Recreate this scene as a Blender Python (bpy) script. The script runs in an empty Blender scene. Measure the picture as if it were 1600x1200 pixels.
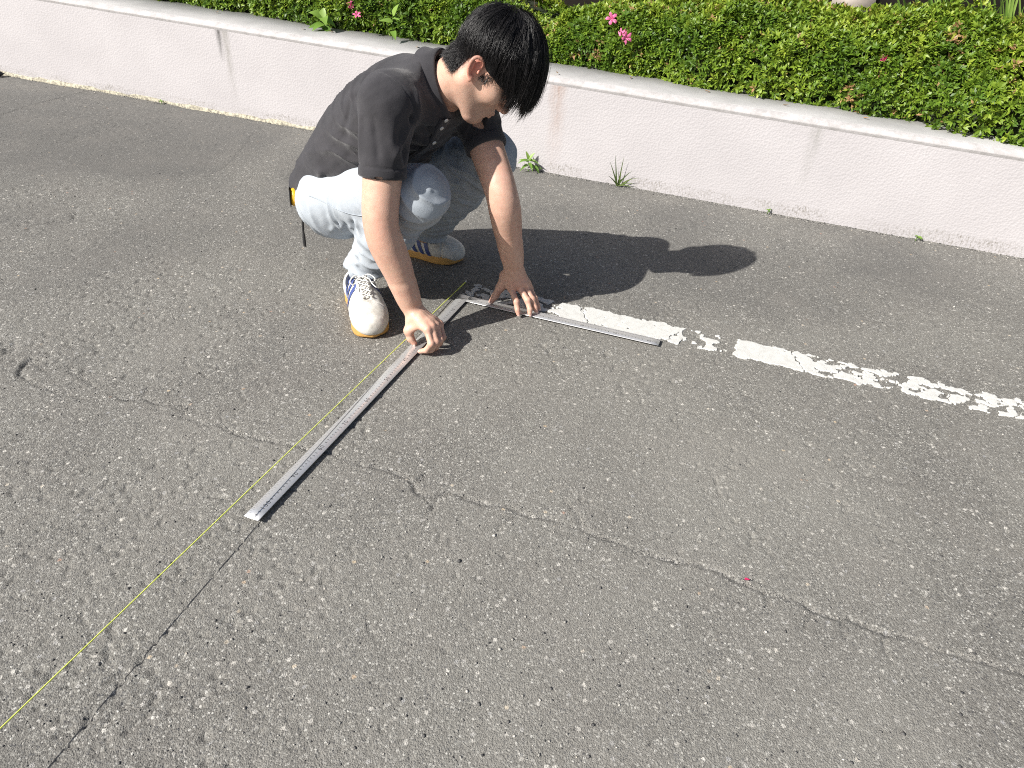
import bpy, math, random
import numpy as np
from mathutils import Vector, Matrix

random.seed(7)
rng = np.random.default_rng(7)
scene = bpy.context.scene
COL = scene.collection

# ------------------------------------------------------------------ camera
cam_data = bpy.data.cameras.new('camera')
cam = bpy.data.objects.new('camera', cam_data)
COL.objects.link(cam)
right = Vector((0.99816475, 0.03465499, 0.04966052))
down = Vector((0.06055688, -0.57122148, -0.81855903))
fwd = Vector((0.0, 0.82006406, -0.57227174))
mw = Matrix.Identity(4)
for i in range(3):
    mw[i][0] = right[i]; mw[i][1] = -down[i]; mw[i][2] = -fwd[i]
mw[0][3], mw[1][3], mw[2][3] = 0.1772, -2.0017, 1.0777
cam.matrix_world = mw
cam_data.sensor_width = 36.0
cam_data.lens = 36.0 * 1137.6 / 1600.0
cam_data.clip_start = 0.05
cam_data.clip_end = 500.0
scene.camera = cam

# ------------------------------------------------------------------ sky and sun
SUN_TO = Vector((1.055, 0.705, -1.0)).normalized()        # direction the light travels
elev = math.asin(-SUN_TO.z)
world = bpy.data.worlds.new('World'); scene.world = world
world.use_nodes = True
wn, wl = world.node_tree.nodes, world.node_tree.links
bg = wn['Background']
sky = wn.new('ShaderNodeTexSky'); sky.sky_type = 'NISHITA'; sky.sun_disc = False
sky.sun_elevation = elev
sky.sun_rotation = math.atan2(-SUN_TO.x, -SUN_TO.y)
sky.air_density = 1.0; sky.dust_density = 2.5; sky.ozone_density = 1.0
wl.new(sky.outputs[0], bg.inputs[0]); bg.inputs[1].default_value = 0.066
sun_data = bpy.data.lights.new('sun', 'SUN'); sun = bpy.data.objects.new('sun', sun_data)
COL.objects.link(sun)
sun_data.energy = 4.9; sun_data.angle = math.radians(0.53); sun_data.color = (1.0, 0.962, 0.905)
sun.rotation_euler = SUN_TO.to_track_quat('-Z', 'Y').to_euler()

scene.view_settings.view_transform = 'Standard'
scene.view_settings.look = 'None'
scene.view_settings.gamma = 1.0
scene.view_settings.exposure = 0.65
scene.render.engine = 'CYCLES'
scene.cycles.max_bounces = 5
scene.cycles.transparent_max_bounces = 5
scene.cycles.caustics_reflective = False
scene.cycles.caustics_refractive = False
scene.cycles.use_denoising = False
scene.cycles.pixel_filter_type = 'BLACKMAN_HARRIS'
scene.cycles.filter_width = 1.05

# ------------------------------------------------------------------ helpers
def tag(o, label=None, cat=None, group=None, kind=None):
    if label: o['label'] = label
    if cat: o['category'] = cat
    if group: o['group'] = group
    if kind: o['kind'] = kind
    return o

def link(o, parent=None):
    COL.objects.link(o)
    if parent is not None: o.parent = parent
    return o

def empty(name, loc=(0, 0, 0)):
    o = bpy.data.objects.new(name, None); o.location = loc; o.empty_display_size = 0.05
    return link(o)

def np_mesh(name, V, F, mats, smooth=True, attrs=None, fmat=None):
    """V (n,3); F either an (m,k) int array or a list of arrays of that kind."""
    me = bpy.data.meshes.new(name)
    V = np.asarray(V, dtype=np.float32)
    FL = F if isinstance(F, list) else [F]
    FL = [np.asarray(f, dtype=np.int32) for f in FL if len(f)]
    me.vertices.add(len(V)); me.vertices.foreach_set('co', V.ravel())
    nl = sum(f.size for f in FL); nf = sum(len(f) for f in FL)
    me.loops.add(nl); me.polygons.add(nf)
    me.loops.foreach_set('vertex_index', np.concatenate([f.ravel() for f in FL]))
    starts = []; base = 0
    for f in FL:
        starts.append(base + np.arange(len(f)) * f.shape[1]); base += f.size
    me.polygons.foreach_set('loop_start', np.concatenate(starts).astype(np.int32))
    if smooth: me.polygons.foreach_set('use_smooth', np.ones(nf, dtype=bool))
    if fmat is not None: me.polygons.foreach_set('material_index', np.asarray(fmat, dtype=np.int32))
    for m in (mats if isinstance(mats, (list, tuple)) else [mats]): me.materials.append(m)
    if attrs:
        for k, a in attrs.items():
            a = np.asarray(a, dtype=np.float32)
            if a.ndim == 1:
                at = me.attributes.new(k, 'FLOAT', 'POINT'); at.data.foreach_set('value', a)
            else:
                at = me.attributes.new(k, 'FLOAT_VECTOR', 'POINT'); at.data.foreach_set('vector', a.ravel())
    me.update(); me.validate()
    return me

def mobj(name, V, F, mats, parent=None, **k):
    return link(bpy.data.objects.new(name, np_mesh(name, V, F, mats, **k)), parent)

def _h(ix, iy, iz, seed):
    n = (ix.astype(np.uint32) * np.uint32(374761393) + iy.astype(np.uint32) * np.uint32(668265263)
         + iz.astype(np.uint32) * np.uint32(2246822519) + np.uint32(seed * 3266489 + 12345))
    n = (n ^ (n >> np.uint32(13))) * np.uint32(1274126177)
    n = n ^ (n >> np.uint32(16))
    return (n & np.uint32(0xffffff)).astype(np.float32) / np.float32(0xffffff)

def vnoise(P, scale=1.0, seed=0):
    """smooth value noise in 0..1 at points P (n,2 or n,3)"""
    P = np.asarray(P, dtype=np.float64) * scale
    if P.shape[1] == 2: P = np.concatenate([P, np.zeros((len(P), 1))], 1)
    i = np.floor(P).astype(np.int64); f = (P - i).astype(np.float32); f = f * f * (3 - 2 * f)
    out = np.zeros(len(P), np.float32)
    for dx in (0, 1):
        wx = f[:, 0] if dx else 1 - f[:, 0]
        for dy in (0, 1):
            wy = f[:, 1] if dy else 1 - f[:, 1]
            for dz in (0, 1):
                wz = f[:, 2] if dz else 1 - f[:, 2]
                out += wx * wy * wz * _h(i[:, 0] + dx, i[:, 1] + dy, i[:, 2] + dz, seed)
    return out

def fbm(P, scale=1.0, octaves=3, seed=0):
    t = 0.0; a = 1.0; n = 0.0
    for o in range(octaves):
        t = t + a * vnoise(P, scale * 2 ** o, seed + o * 17); n += a; a *= 0.5
    return t / n

class Mat:
    """small wrapper to write node materials in few lines"""
    def __init__(s, name):
        s.m = bpy.data.materials.new(name); s.m.use_nodes = True
        s.t = s.m.node_tree; s.b = s.t.nodes['Principled BSDF']; s.out = s.t.nodes['Material Output']
        s._co = None
    def n(s, typ, **k):
        nd = s.t.nodes.new(typ)
        for a, v in k.items(): setattr(nd, a, v)
        return nd
    def l(s, a, b): s.t.links.new(a, b)
    def sv(s, sock, v):
        if hasattr(v, 'links') or isinstance(v, bpy.types.NodeSocket): s.l(v, sock)
        else:
            if isinstance(v, (tuple, list)) and len(v) == 3 and sock.type == 'RGBA': v = (*v, 1)
            sock.default_value = v
    def co(s):
        if s._co is None: s._co = s.n('ShaderNodeTexCoord').outputs['Object']
        return s._co
    dim = '3D'
    def noise(s, scale, detail=3, rough=0.55, vec=None, dist=0.0):
        nd = s.n('ShaderNodeTexNoise', noise_dimensions=s.dim); s.sv(nd.inputs['Vector'], vec if vec is not None else s.co())
        nd.inputs['Scale'].default_value = scale; nd.inputs['Detail'].default_value = detail
        nd.inputs['Roughness'].default_value = rough; nd.inputs['Distortion'].default_value = dist
        return nd.outputs['Fac']
    def vor(s, scale, vec=None, feature='F1', rnd=1.0):
        nd = s.n('ShaderNodeTexVoronoi', feature=feature, voronoi_dimensions=s.dim); s.sv(nd.inputs['Vector'], vec if vec is not None else s.co())
        nd.inputs['Scale'].default_value = scale; nd.inputs['Randomness'].default_value = rnd
        return nd
    def ramp(s, fac, stops, interp='LINEAR'):
        nd = s.n('ShaderNodeValToRGB'); nd.color_ramp.interpolation = interp
        el = nd.color_ramp.elements
        while len(el) < len(stops): el.new(0.5)
        for e, (p, c) in zip(el, stops):
            e.position = p; e.color = (*c, 1) if isinstance(c, (tuple, list)) else (c, c, c, 1)
        s.sv(nd.inputs[0], fac); return nd.outputs[0]
    def math(s, op, a, b=0.0, clamp=False):
        nd = s.n('ShaderNodeMath', operation=op, use_clamp=clamp)
        s.sv(nd.inputs[0], a); s.sv(nd.inputs[1], b); return nd.outputs[0]
    def mix(s, fac, a, b, mode='MIX'):
        nd = s.n('ShaderNodeMix', data_type='RGBA', blend_type=mode)
        s.sv(nd.inputs[0], fac); s.sv(nd.inputs[6], a); s.sv(nd.inputs[7], b); return nd.outputs[2]
    def attr(s, name):
        return s.n('ShaderNodeAttribute', attribute_name=name)
    def bump(s, h, strength=0.5, dist=0.01, normal=None):
        nd = s.n('ShaderNodeBump'); nd.inputs['Strength'].default_value = strength
        nd.inputs['Distance'].default_value = dist; s.sv(nd.inputs['Height'], h)
        if normal is not None: s.l(normal, nd.inputs['Normal'])
        return nd.outputs[0]
    def set(s, color=None, rough=None, normal=None, metal=None, spec=None, **k):
        b = s.b
        if color is not None: s.sv(b.inputs['Base Color'], color)
        if rough is not None: s.sv(b.inputs['Roughness'], rough)
        if normal is not None: s.l(normal, b.inputs['Normal'])
        if metal is not None: s.sv(b.inputs['Metallic'], metal)
        if spec is not None: s.sv(b.inputs['Specular IOR Level'], spec)
        for kk, v in k.items(): s.sv(b.inputs[kk], v)
        return s.m
    def stretch(s, sx, sy, sz, rot=(0, 0, 0)):
        nd = s.n('ShaderNodeMapping'); s.l(s.co(), nd.inputs[0]); nd.inputs['Scale'].default_value = (sx, sy, sz)
        nd.inputs['Rotation'].default_value = rot
        return nd.outputs[0]

def tube(pts, rad, seg=6, caps=True):
    """tapered tube through pts -> V, quads, tris"""
    pts = np.asarray(pts, float); n = len(pts)
    rad = np.full(n, rad, float) if np.isscalar(rad) else np.asarray(rad, float)
    tg = np.gradient(pts, axis=0); tg /= np.linalg.norm(tg, axis=1)[:, None] + 1e-12
    ref = np.array([0, 0, 1.0]) if abs(tg[0][2]) < 0.9 else np.array([1.0, 0, 0])
    V = []; u = np.cross(tg[0], ref); u /= np.linalg.norm(u)
    for i in range(n):
        u = u - tg[i] * (u @ tg[i]); u /= np.linalg.norm(u) + 1e-12
        w = np.cross(tg[i], u)
        a = np.arange(seg) * 2 * math.pi / seg
        V.append(pts[i] + rad[i] * (np.cos(a)[:, None] * u + np.sin(a)[:, None] * w))
    V = np.concatenate(V); F = []
    for i in range(n - 1):
        for j in range(seg):
            F.append((i * seg + j, i * seg + (j + 1) % seg, (i + 1) * seg + (j + 1) % seg, (i + 1) * seg + j))
    Q = np.array(F, np.int32)
    T = []
    if caps:
        for j in range(1, seg - 1):
            T.append((0, j + 1, j)); b = (n - 1) * seg; T.append((b, b + j, b + j + 1))
    return V, Q, np.array(T, np.int32).reshape(-1, 3)

def spline(pts, n):
    """Catmull-Rom resample"""
    P = np.asarray(pts, float); m = len(P)
    if m < 3: 
        t = np.linspace(0, 1, n)[:, None]; return P[0] + (P[-1] - P[0]) * t
    E = np.concatenate([[2 * P[0] - P[1]], P, [2 * P[-1] - P[-2]]])
    t = np.linspace(0, m - 1 - 1e-9, n); i = t.astype(int); f = (t - i)[:, None]
    a, b, c, d = E[i], E[i + 1], E[i + 2], E[i + 3]
    return 0.5 * (2 * b + (c - a) * f + (2 * a - 5 * b + 4 * c - d) * f ** 2 + (3 * b - a - 3 * c + d) * f ** 3)

class Bag:
    """collects pieces of geometry into one mesh"""
    def __init__(s): s.V = []; s.Q = []; s.T = []; s.n = 0; s.A = []
    def add(s, V, Q=None, T=None, a=None):
        if Q is not None and len(Q): s.Q.append(np.asarray(Q, np.int32) + s.n)
        if T is not None and len(T): s.T.append(np.asarray(T, np.int32) + s.n)
        s.V.append(np.asarray(V, float)); s.n += len(V)
        if a is not None: s.A.append(np.full(len(V), a) if np.isscalar(a) else a)
    def obj(s, name, mats, parent=None, smooth=True, attr='tint'):
        F = ([np.concatenate(s.Q)] if s.Q else []) + ([np.concatenate(s.T)] if s.T else [])
        return mobj(name, np.concatenate(s.V), F, mats, parent, smooth=smooth,
                    attrs={attr: np.concatenate(s.A)} if s.A else None)

def box_geo(lo, hi):
    (x0, y0, z0), (x1, y1, z1) = lo, hi
    V = [(x0, y0, z0), (x1, y0, z0), (x1, y1, z0), (x0, y1, z0), (x0, y0, z1), (x1, y0, z1), (x1, y1, z1), (x0, y1, z1)]
    Q = [(0, 3, 2, 1), (4, 5, 6, 7), (0, 1, 5, 4), (1, 2, 6, 5), (2, 3, 7, 6), (3, 0, 4, 7)]
    return np.array(V, float), np.array(Q)
# ================================================================== GROUND
CRACKS = [[(-1.0483,-0.5471),(-1.065,-0.4996),(-1.0568,-0.4717)],[(-1.0451,-0.5525),(-0.9778,-0.5815),(-0.9065,-0.6118),(-0.8423,-0.6314),(-0.7949,-0.6343)],[(-1.0568,-0.4717),(-0.9975,-0.5186),(-0.944,-0.4981),(-0.8876,-0.544),(-0.8349,-0.5854),(-0.8089,-0.5745),(-0.786,-0.5499),(-0.7944,-0.5254)],[(-0.8037,-0.601),(-0.7498,-0.6166),(-0.7181,-0.6186),(-0.7184,-0.5732)],[(-0.7035,-0.6066),(-0.66,-0.6282),(-0.6045,-0.6329),(-0.5815,-0.6709),(-0.5284,-0.6997),(-0.4915,-0.6913),(-0.4507,-0.723),(-0.3989,-0.7249),(-0.334,-0.7463),(-0.2421,-0.7668),(-0.2153,-0.7709)],[(-0.2153,-0.7709),(-0.1723,-0.7909),(-0.1204,-0.8032),(-0.0753,-0.8201),(-0.04,-0.8231),(-0.0178,-0.8517),(-0.0031,-0.8879),(0.0308,-0.8907),(0.056,-0.8749),(0.0769,-0.8809),(0.1253,-0.8978),(0.179,-0.9008),(0.2087,-0.9151),(0.2393,-0.9254),(0.2852,-0.9433),(0.324,-0.9526),(0.362,-0.9688),(0.4056,-0.9858),(0.4601,-1.0099),(0.5209,-1.0231),(0.5677,-1.0403),(0.6363,-1.0646),(0.68,-1.0841),(0.7228,-1.1031),(0.7526,-1.1225),(0.8159,-1.1432),(0.8782,-1.1619),(0.9373,-1.1843),(1.0063,-1.2053),(1.0849,-1.2249),(1.1804,-1.2488)],[(-0.0178,-0.8517),(0.0018,-0.8235)],[(0.0331,-0.9095),(0.0254,-0.9325),(0.0033,-0.9344)],[(0.2087,-0.9151),(0.187,-0.9353),(0.1665,-0.9709)],[(0.3321,-0.912),(0.3344,-0.9517)],[(0.6764,-1.0844),(0.6682,-1.1216)],[(0.7453,-1.1273),(0.7253,-1.1552)],[(0.8031,-1.1469),(0.7936,-1.1747)],[(0.8688,-1.1626),(0.8592,-1.1963),(0.8598,-1.2091)],[(0.9449,-1.1877),(0.931,-1.2168)],[(0.4171,-0.3323),(0.5249,-0.3828),(0.5826,-0.3978),(0.6488,-0.4086)],[(-2.3828,1.5591),(-2.3446,1.7627),(-2.2289,2.0761)],[(-1.4982,0.3525),(-1.4553,0.3766),(-1.4079,0.3723),(-1.437,0.4573)],[(-1.1823,-0.4011),(-1.1418,-0.4536),(-1.1298,-0.446),(-1.1537,-0.3978)],[(-1.138,1.5402),(-1.1052,1.2355),(-1.0928,1.001),(-1.1316,0.8897)],[(0.3214,-0.8358),(0.3,-0.8673),(0.3321,-0.912)],[(-0.6038,-0.6532),(-0.5677,-0.6291)],[(-0.4958,-0.6796),(-0.5015,-0.6428),(-0.4873,-0.6312)]]
CRACK_W = [.75, .5, .55, .6, .6, .6, .6, .6, .55, .35, .45, .35, .35, .4, .35, .2, .45, .45, .6, .25, .35, .4, .35]

def graded(lo, f0, f1, hi, d0, d1, far):
    """grid lines: cell d0 between f0 and f1, growing to d1 at lo/hi, then out to +-far"""
    a = list(np.arange(f0, f1 + 1e-9, d0))
    x = f1
    while x < hi: x += d0 + (d1 - d0) * (x - f1) / (hi - f1); a.append(x)
    st = d1
    while x < far: st *= 1.35; x += st; a.append(x)
    b = []; x = f0
    while x > lo: x -= d0 + (d1 - d0) * (f0 - x) / (f0 - lo); b.append(x)
    st = d1
    while x > -far: st *= 1.35; x -= st; b.append(x)
    return np.array(b[::-1] + a)

GX = graded(-3.1, -0.72, 0.95, 2.3, 0.0042, 0.0085, 60)
GY = graded(-1.64, -1.60, -0.75, 2.45, 0.0042, 0.0095, 60)

def ground_low(P):
    P = np.asarray(P, float)[:, :2]
    return (fbm(P, 2.2, 2, 3) - 0.5) * 0.004 + (fbm(P, 14, 2, 5) - 0.5) * 0.0006

gx, gy_ = np.meshgrid(GX, GY)
GP = np.stack([gx.ravel(), gy_.ravel()], 1)
near = (GP[:, 0] > -3.2) & (GP[:, 0] < 2.4) & (GP[:, 1] > -1.7) & (GP[:, 1] < 2.5)
gzv = np.zeros(len(GP), np.float32); crack = np.zeros(len(GP), np.float32); tone = np.zeros(len(GP), np.float32)
NP_ = GP[near]
wear = fbm(NP_, 3.1, 3, 41)                                      # where the surface is more open
grain = vnoise(NP_, 150, 11) * 0.6 + vnoise(NP_, 75, 12) * 0.4
pit = np.clip((vnoise(NP_, 95, 13) - 0.885 + (wear - .5) * .55 - np.clip(NP_[:, 0] + .1, 0, .3) * .2) / .08, 0, 1)
chunk = np.clip((vnoise(NP_, 60, 19) - 0.70) / .15, 0, 1)
gzv[near] = ground_low(NP_) + (grain - 0.5) * 0.0009 - pit * 0.0036
# cracks pressed into the sheet
crk = crack.reshape(gx.shape)
for ci, (pl, w0) in enumerate(zip(CRACKS, CRACK_W)):
    pl = np.array(pl); L = np.concatenate([[0], np.cumsum(np.linalg.norm(np.diff(pl, axis=0), axis=1))])
    n = max(4, int(L[-1] / 0.0025)); s = np.linspace(0, L[-1], n)
    c = np.stack([np.interp(s, L, pl[:, 0]), np.interp(s, L, pl[:, 1])], 1)
    c += (np.stack([fbm(c, 22, 3, 60 + ci), fbm(c, 22, 3, 90 + ci)], 1) - .5) * 0.024
    wv = w0 * (0.45 + 1.1 * vnoise(c, 16, 200 + ci))
    for (x, y), w in zip(c, wv):
        R = 0.022
        i0, i1 = np.searchsorted(GX, [x - R, x + R]); j0, j1 = np.searchsorted(GY, [y - R, y + R])
        d2 = (GX[None, i0:i1] - x) ** 2 + (GY[j0:j1, None] - y) ** 2
        crk[j0:j1, i0:i1] = np.maximum(crk[j0:j1, i0:i1], min(1, w) * np.exp(-d2 / (0.0044 * (0.6 + w * .6)) ** 2))
for s_ in np.arange(-.1, 5.8, .003):                              # dirt and grit gathered along the foot of the wall
    x, y = -2.864 + .9407 * s_ - .3393 * .012, 2.344 - .3393 * s_ - .9407 * .012
    i0, i1 = np.searchsorted(GX, [x - .03, x + .03]); j0, j1 = np.searchsorted(GY, [y - .03, y + .03])
    d2 = (GX[None, i0:i1] - x) ** 2 + (GY[j0:j1, None] - y) ** 2
    crk[j0:j1, i0:i1] = np.maximum(crk[j0:j1, i0:i1], .62 * np.exp(-d2 / .011 ** 2))
crack = crk.ravel()
gzv -= crack * 0.0075 * (0.55 + 0.9 * vnoise(GP, 110, 77))
# broad tone of the paving: dark patch by the wall, pale dusty places
def blob(x, y, rx, ry, a): return a * np.exp(-((GP[:, 0] - x) / rx) ** 2 - ((GP[:, 1] - y) / ry) ** 2)
tone = (blob(-2.0, 1.5, .9, .6, -1.0) + blob(-1.35, 1.2, .26, .42, -.6) + blob(-1.4, .62, .5, .22, .55) + blob(-.92, 1.05, .13, .42, .6)
        + blob(1.0, -.12, .45, .10, .55) + blob(.4, -.7, .9, .5, .35) + blob(-.9, -.4, .35, .3, -.15)
        + blob(1.5, .15, .5, .3, -.35) + blob(0.6, .45, .9, .4, -.25) + blob(-.2, .6, .6, .3, -.3))
tone = tone - np.interp(GP[:, 1], [-1.2, -.4, .3, 1.5], [-.30, -.12, .30, .55]) - np.interp(GP[:, 0], [-1.5, -.4, .5, 1.5], [.30, .10, -.10, -.12])  # broad gradient: darker to the far side and left, paler near and right
tone = (tone + (fbm(GP, 2.6, 4, 31) - .5) * 2.0).astype(np.float32)
GH = gzv.reshape(gx.shape)
def ground_z(x, y):
    i = np.clip(np.searchsorted(GX, x), 1, len(GX) - 1); j = np.clip(np.searchsorted(GY, y), 1, len(GY) - 1)
    return GH[j, i]

m = Mat('worn_asphalt'); m.dim = '2D'
co = m.co()
v1 = m.vor(175); v2 = m.vor(80); v3 = m.vor(340)
r1 = m.n('ShaderNodeSeparateColor'); m.l(v1.outputs['Color'], r1.inputs[0])
r2 = m.n('ShaderNodeSeparateColor'); m.l(v2.outputs['Color'], r2.inputs[0])
r3 = m.n('ShaderNodeSeparateColor'); m.l(v3.outputs['Color'], r3.inputs[0])
n1 = m.noise(5, 5, 0.6); n2 = m.noise(460, 3, 0.7); n3 = m.noise(30, 4, .65)
tn = m.attr('tone').outputs['Fac']
base = m.ramp(m.math('ADD', m.math('MULTIPLY', n2, 0.55), m.math('MULTIPLY', n3, 0.45)), [(0.26, (0.112, 0.107, 0.096)), (0.5, (0.187, 0.179, 0.160)), (0.74, (0.252, 0.242, 0.217))])
# small aggregate: each cell its own grey
agg = m.ramp(r3.outputs[0], [(0.0, (0.03, 0.03, 0.031)), (0.20, (0.123, 0.12, 0.112)), (0.78, (0.216, 0.209, 0.191)), (0.93, (0.36, 0.355, 0.325)), (1.0, (0.58, 0.565, 0.53))])
base = m.mix(0.48, base, agg)
# middle stones
stone_c = m.ramp(r1.outputs[1], [(0.0, (0.06, 0.06, 0.064)), (0.4, (0.19, 0.188, 0.178)), (0.72, (0.28, 0.275, 0.25)), (1.0, (0.54, 0.53, 0.49))])
s_mask = m.math('MULTIPLY', m.ramp(v1.outputs['Distance'], [(0.28, 1.0), (0.42, 0.0)]), m.ramp(r1.outputs[0], [(0.70, 0.0), (0.73, 1.0)]))
base = m.mix(s_mask, base, stone_c)
# a few large pale or rusty ones
big_c = m.ramp(r2.outputs[1], [(0.0, (0.30, 0.30, 0.30)), (0.55, (0.46, 0.44, 0.40)), (0.90, (0.60, 0.58, 0.53)), (0.955, (0.50, 0.40, 0.27)), (0.99, (0.34, 0.20, 0.16)), (1.0, (0.60, 0.55, 0.42))])
b_mask = m.math('MULTIPLY', m.ramp(m.math('ADD', v2.outputs['Distance'], m.math('MULTIPLY', m.math('SUBTRACT', n2, .5), .8)), [(0.24, 1.0), (0.31, 0.0)]), m.ramp(r2.outputs[0], [(0.955, 0.0), (0.96, 1.0)]))
base = m.mix(b_mask, base, big_c)
# dusty and dark areas, and the broad gradient held in tone
base = m.mix(m.ramp(tn, [(0.0, 0.0), (0.9, 0.34)]), base, (0.30, 0.292, 0.262))
base = m.mix(m.ramp(m.math('MULTIPLY', tn, -1.0), [(0.0, 0.0), (1.0, 0.55)]), base, (0.095, 0.093, 0.09))
base = m.mix(m.ramp(n1, [(0.42, 0.0), (0.75, 0.22)]), base, (0.22, 0.205, 0.185))
ck = m.attr('crack').outputs['Fac']
base = m.mix(m.ramp(ck, [(0.25, 0.0), (0.75, 0.62)]), base, m.mix(m.ramp(r3.outputs[2], [(.5, 0.), (.6, 1.)]), (0.03, 0.03, 0.03), (0.36, 0.35, 0.33)))
hgt = m.math('ADD', m.math('MULTIPLY', m.ramp(v1.outputs['Distance'], [(0.0, 1.0), (0.55, 0.0)]), 0.30), m.math('MULTIPLY', n2, 0.9))
hgt = m.math('ADD', hgt, m.math('MULTIPLY', m.ramp(v3.outputs['Distance'], [(0.0, 1.0), (0.5, 0.0)]), 0.4))
ASPHALT = m.set(base, m.ramp(n2, [(0.3, 0.92), (0.75, 0.6)]), m.bump(hgt, 0.85, 0.0020), spec=0.35)
nx, ny = len(GX), len(GY)
idx = np.arange(nx * ny).reshape(ny, nx)
gq = np.stack([idx[:-1, :-1].ravel(), idx[:-1, 1:].ravel(), idx[1:, 1:].ravel(), idx[1:, :-1].ravel()], 1)
ground = mobj('ground', np.concatenate([GP, gzv[:, None]], 1), gq, ASPHALT, attrs={'crack': crack, 'tone': tone})
tag(ground, 'cracked grey asphalt of the parking lot', 'asphalt', kind='structure')

# ------------------------------------------------------------------ loose grit, thicker along the cracks
def pebble_geo():
    V = np.array([(0, 0, .8), (.9, 0, .15), (.25, .85, .1), (-.75, .5, .2), (-.7, -.55, .1), (.3, -.9, .2), (.1, .05, -.4)])
    T = [(0, 1, 2), (0, 2, 3), (0, 3, 4), (0, 4, 5), (0, 5, 1), (6, 2, 1), (6, 3, 2), (6, 4, 3), (6, 5, 4), (6, 1, 5)]
    return V, np.array(T)
pv, pt = pebble_geo()
spots = []
for pl, w0 in zip(CRACKS, CRACK_W):
    pl = np.array(pl)
    for a, b in zip(pl[:-1], pl[1:]):
        for _ in range(int(np.linalg.norm(b - a) * 1500 * w0)):
            p = a + (b - a) * rng.random() + rng.normal(0, 0.0055, 2); spots.append((*p, rng.uniform(.0006, .0018)))
for _ in range(2600):
    s_ = rng.uniform(0, 5.7); t_ = abs(rng.normal(0, .016)) + .002; spots.append((-2.864 + .9407 * s_ - .3393 * t_, 2.344 - .3393 * s_ - .9407 * t_, abs(rng.normal(.0012, .0012)) + .0008))
for _ in range(5200):
    y = -1.55 + 3.6 * rng.random() ** 1.7; hw = 0.75 + (y + 1.6) * 0.75
    spots.append((rng.uniform(-hw * 1.05 - .1, hw * .85 + .15), y, abs(rng.normal(.0012, .0011)) + .0006))
spots = np.array(spots); bag = Bag()
zz = ground_z(spots[:, 0], spots[:, 1])
for (x, y, r), z in zip(spots, zz):
    a = rng.random() * 6.283; c, s = math.cos(a), math.sin(a)
    sc = np.array([1, rng.uniform(.6, 1), rng.uniform(.45, .85)]) * r
    v = pv * sc * rng.uniform(.75, 1.25, pv.shape); v = np.stack([v[:, 0] * c - v[:, 1] * s + x, v[:, 0] * s + v[:, 1] * c + y, v[:, 2] + z + r * .15], 1)
    bag.add(v, None, pt, rng.random())
m = Mat('grit_stone')
GRIT = m.set(m.ramp(m.attr('tint').outputs['Fac'], [(0, (.045, .045, .047)), (.55, (.15, .145, .138)), (.8, (.30, .29, .265)), (.95, (.5, .48, .44)), (1, (.40, .36, .30))]), 0.85)
grit = bag.obj('loose_grit', GRIT, smooth=False)
tag(grit, 'loose grit and small stones lying on the asphalt', 'grit', kind='stuff')

# ------------------------------------------------------------------ worn white line: real flakes of paint
LU = np.array([-0.32371212, -0.94615562]); LV = np.array([0.94615562, -0.32371212])
h = 0.0022
la = np.arange(-0.01, 2.6, h); lc = np.arange(-0.145, 0.03, h)
A_, C_ = np.meshgrid(la, lc); S = np.stack([A_.ravel(), C_.ravel()], 1)
mid = -0.043 - 0.024 * np.clip(A_, 0.3, 2.6); mid = np.where(A_ < 0.3, -0.048, mid)
half = 0.0485 + (fbm(S, 60, 3, 7).reshape(A_.shape) - .5) * 0.020 + (fbm(S, 14, 2, 8).reshape(A_.shape) - .5) * 0.012
prof_x = [-.01, .005, .02, .29, .305, .33, .64, .675, .685, .71, .72, .78, .79, .825, .84, 1.01, 1.03, 1.05, 1.14, 1.18, 1.28, 1.31, 1.36, 1.40, 1.43, 1.60, 1.7, 2.0, 2.6]
prof_y = [-.6, -.2, .0, .0, .2, .45, .42, .30, -.4, -.4, -.07, -.07, -.4, -.35, .45, .45, .30, .12, .12, -.06, -.07, .07, .10, -.04, .03, .10, .12, .05, .2]
dens = np.interp(A_, prof_x, prof_y)
nn = fbm(S * [1, 1.35], 42, 4, 21).reshape(A_.shape) - 0.5
pin = np.clip((vnoise(S, 130, 23).reshape(A_.shape) - .87) * 5, 0, 1)
edge = (half - np.abs(C_ - mid)) / 0.012
fld = np.minimum(nn * 1.5 + dens - pin * 1.0 - .9 * np.clip(fbm(S, 95, 2, 66).reshape(A_.shape) - .60, 0, 1) * (1.2 - dens), np.clip(edge, -1, 1) * 0.5 + nn * .55)
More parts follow.
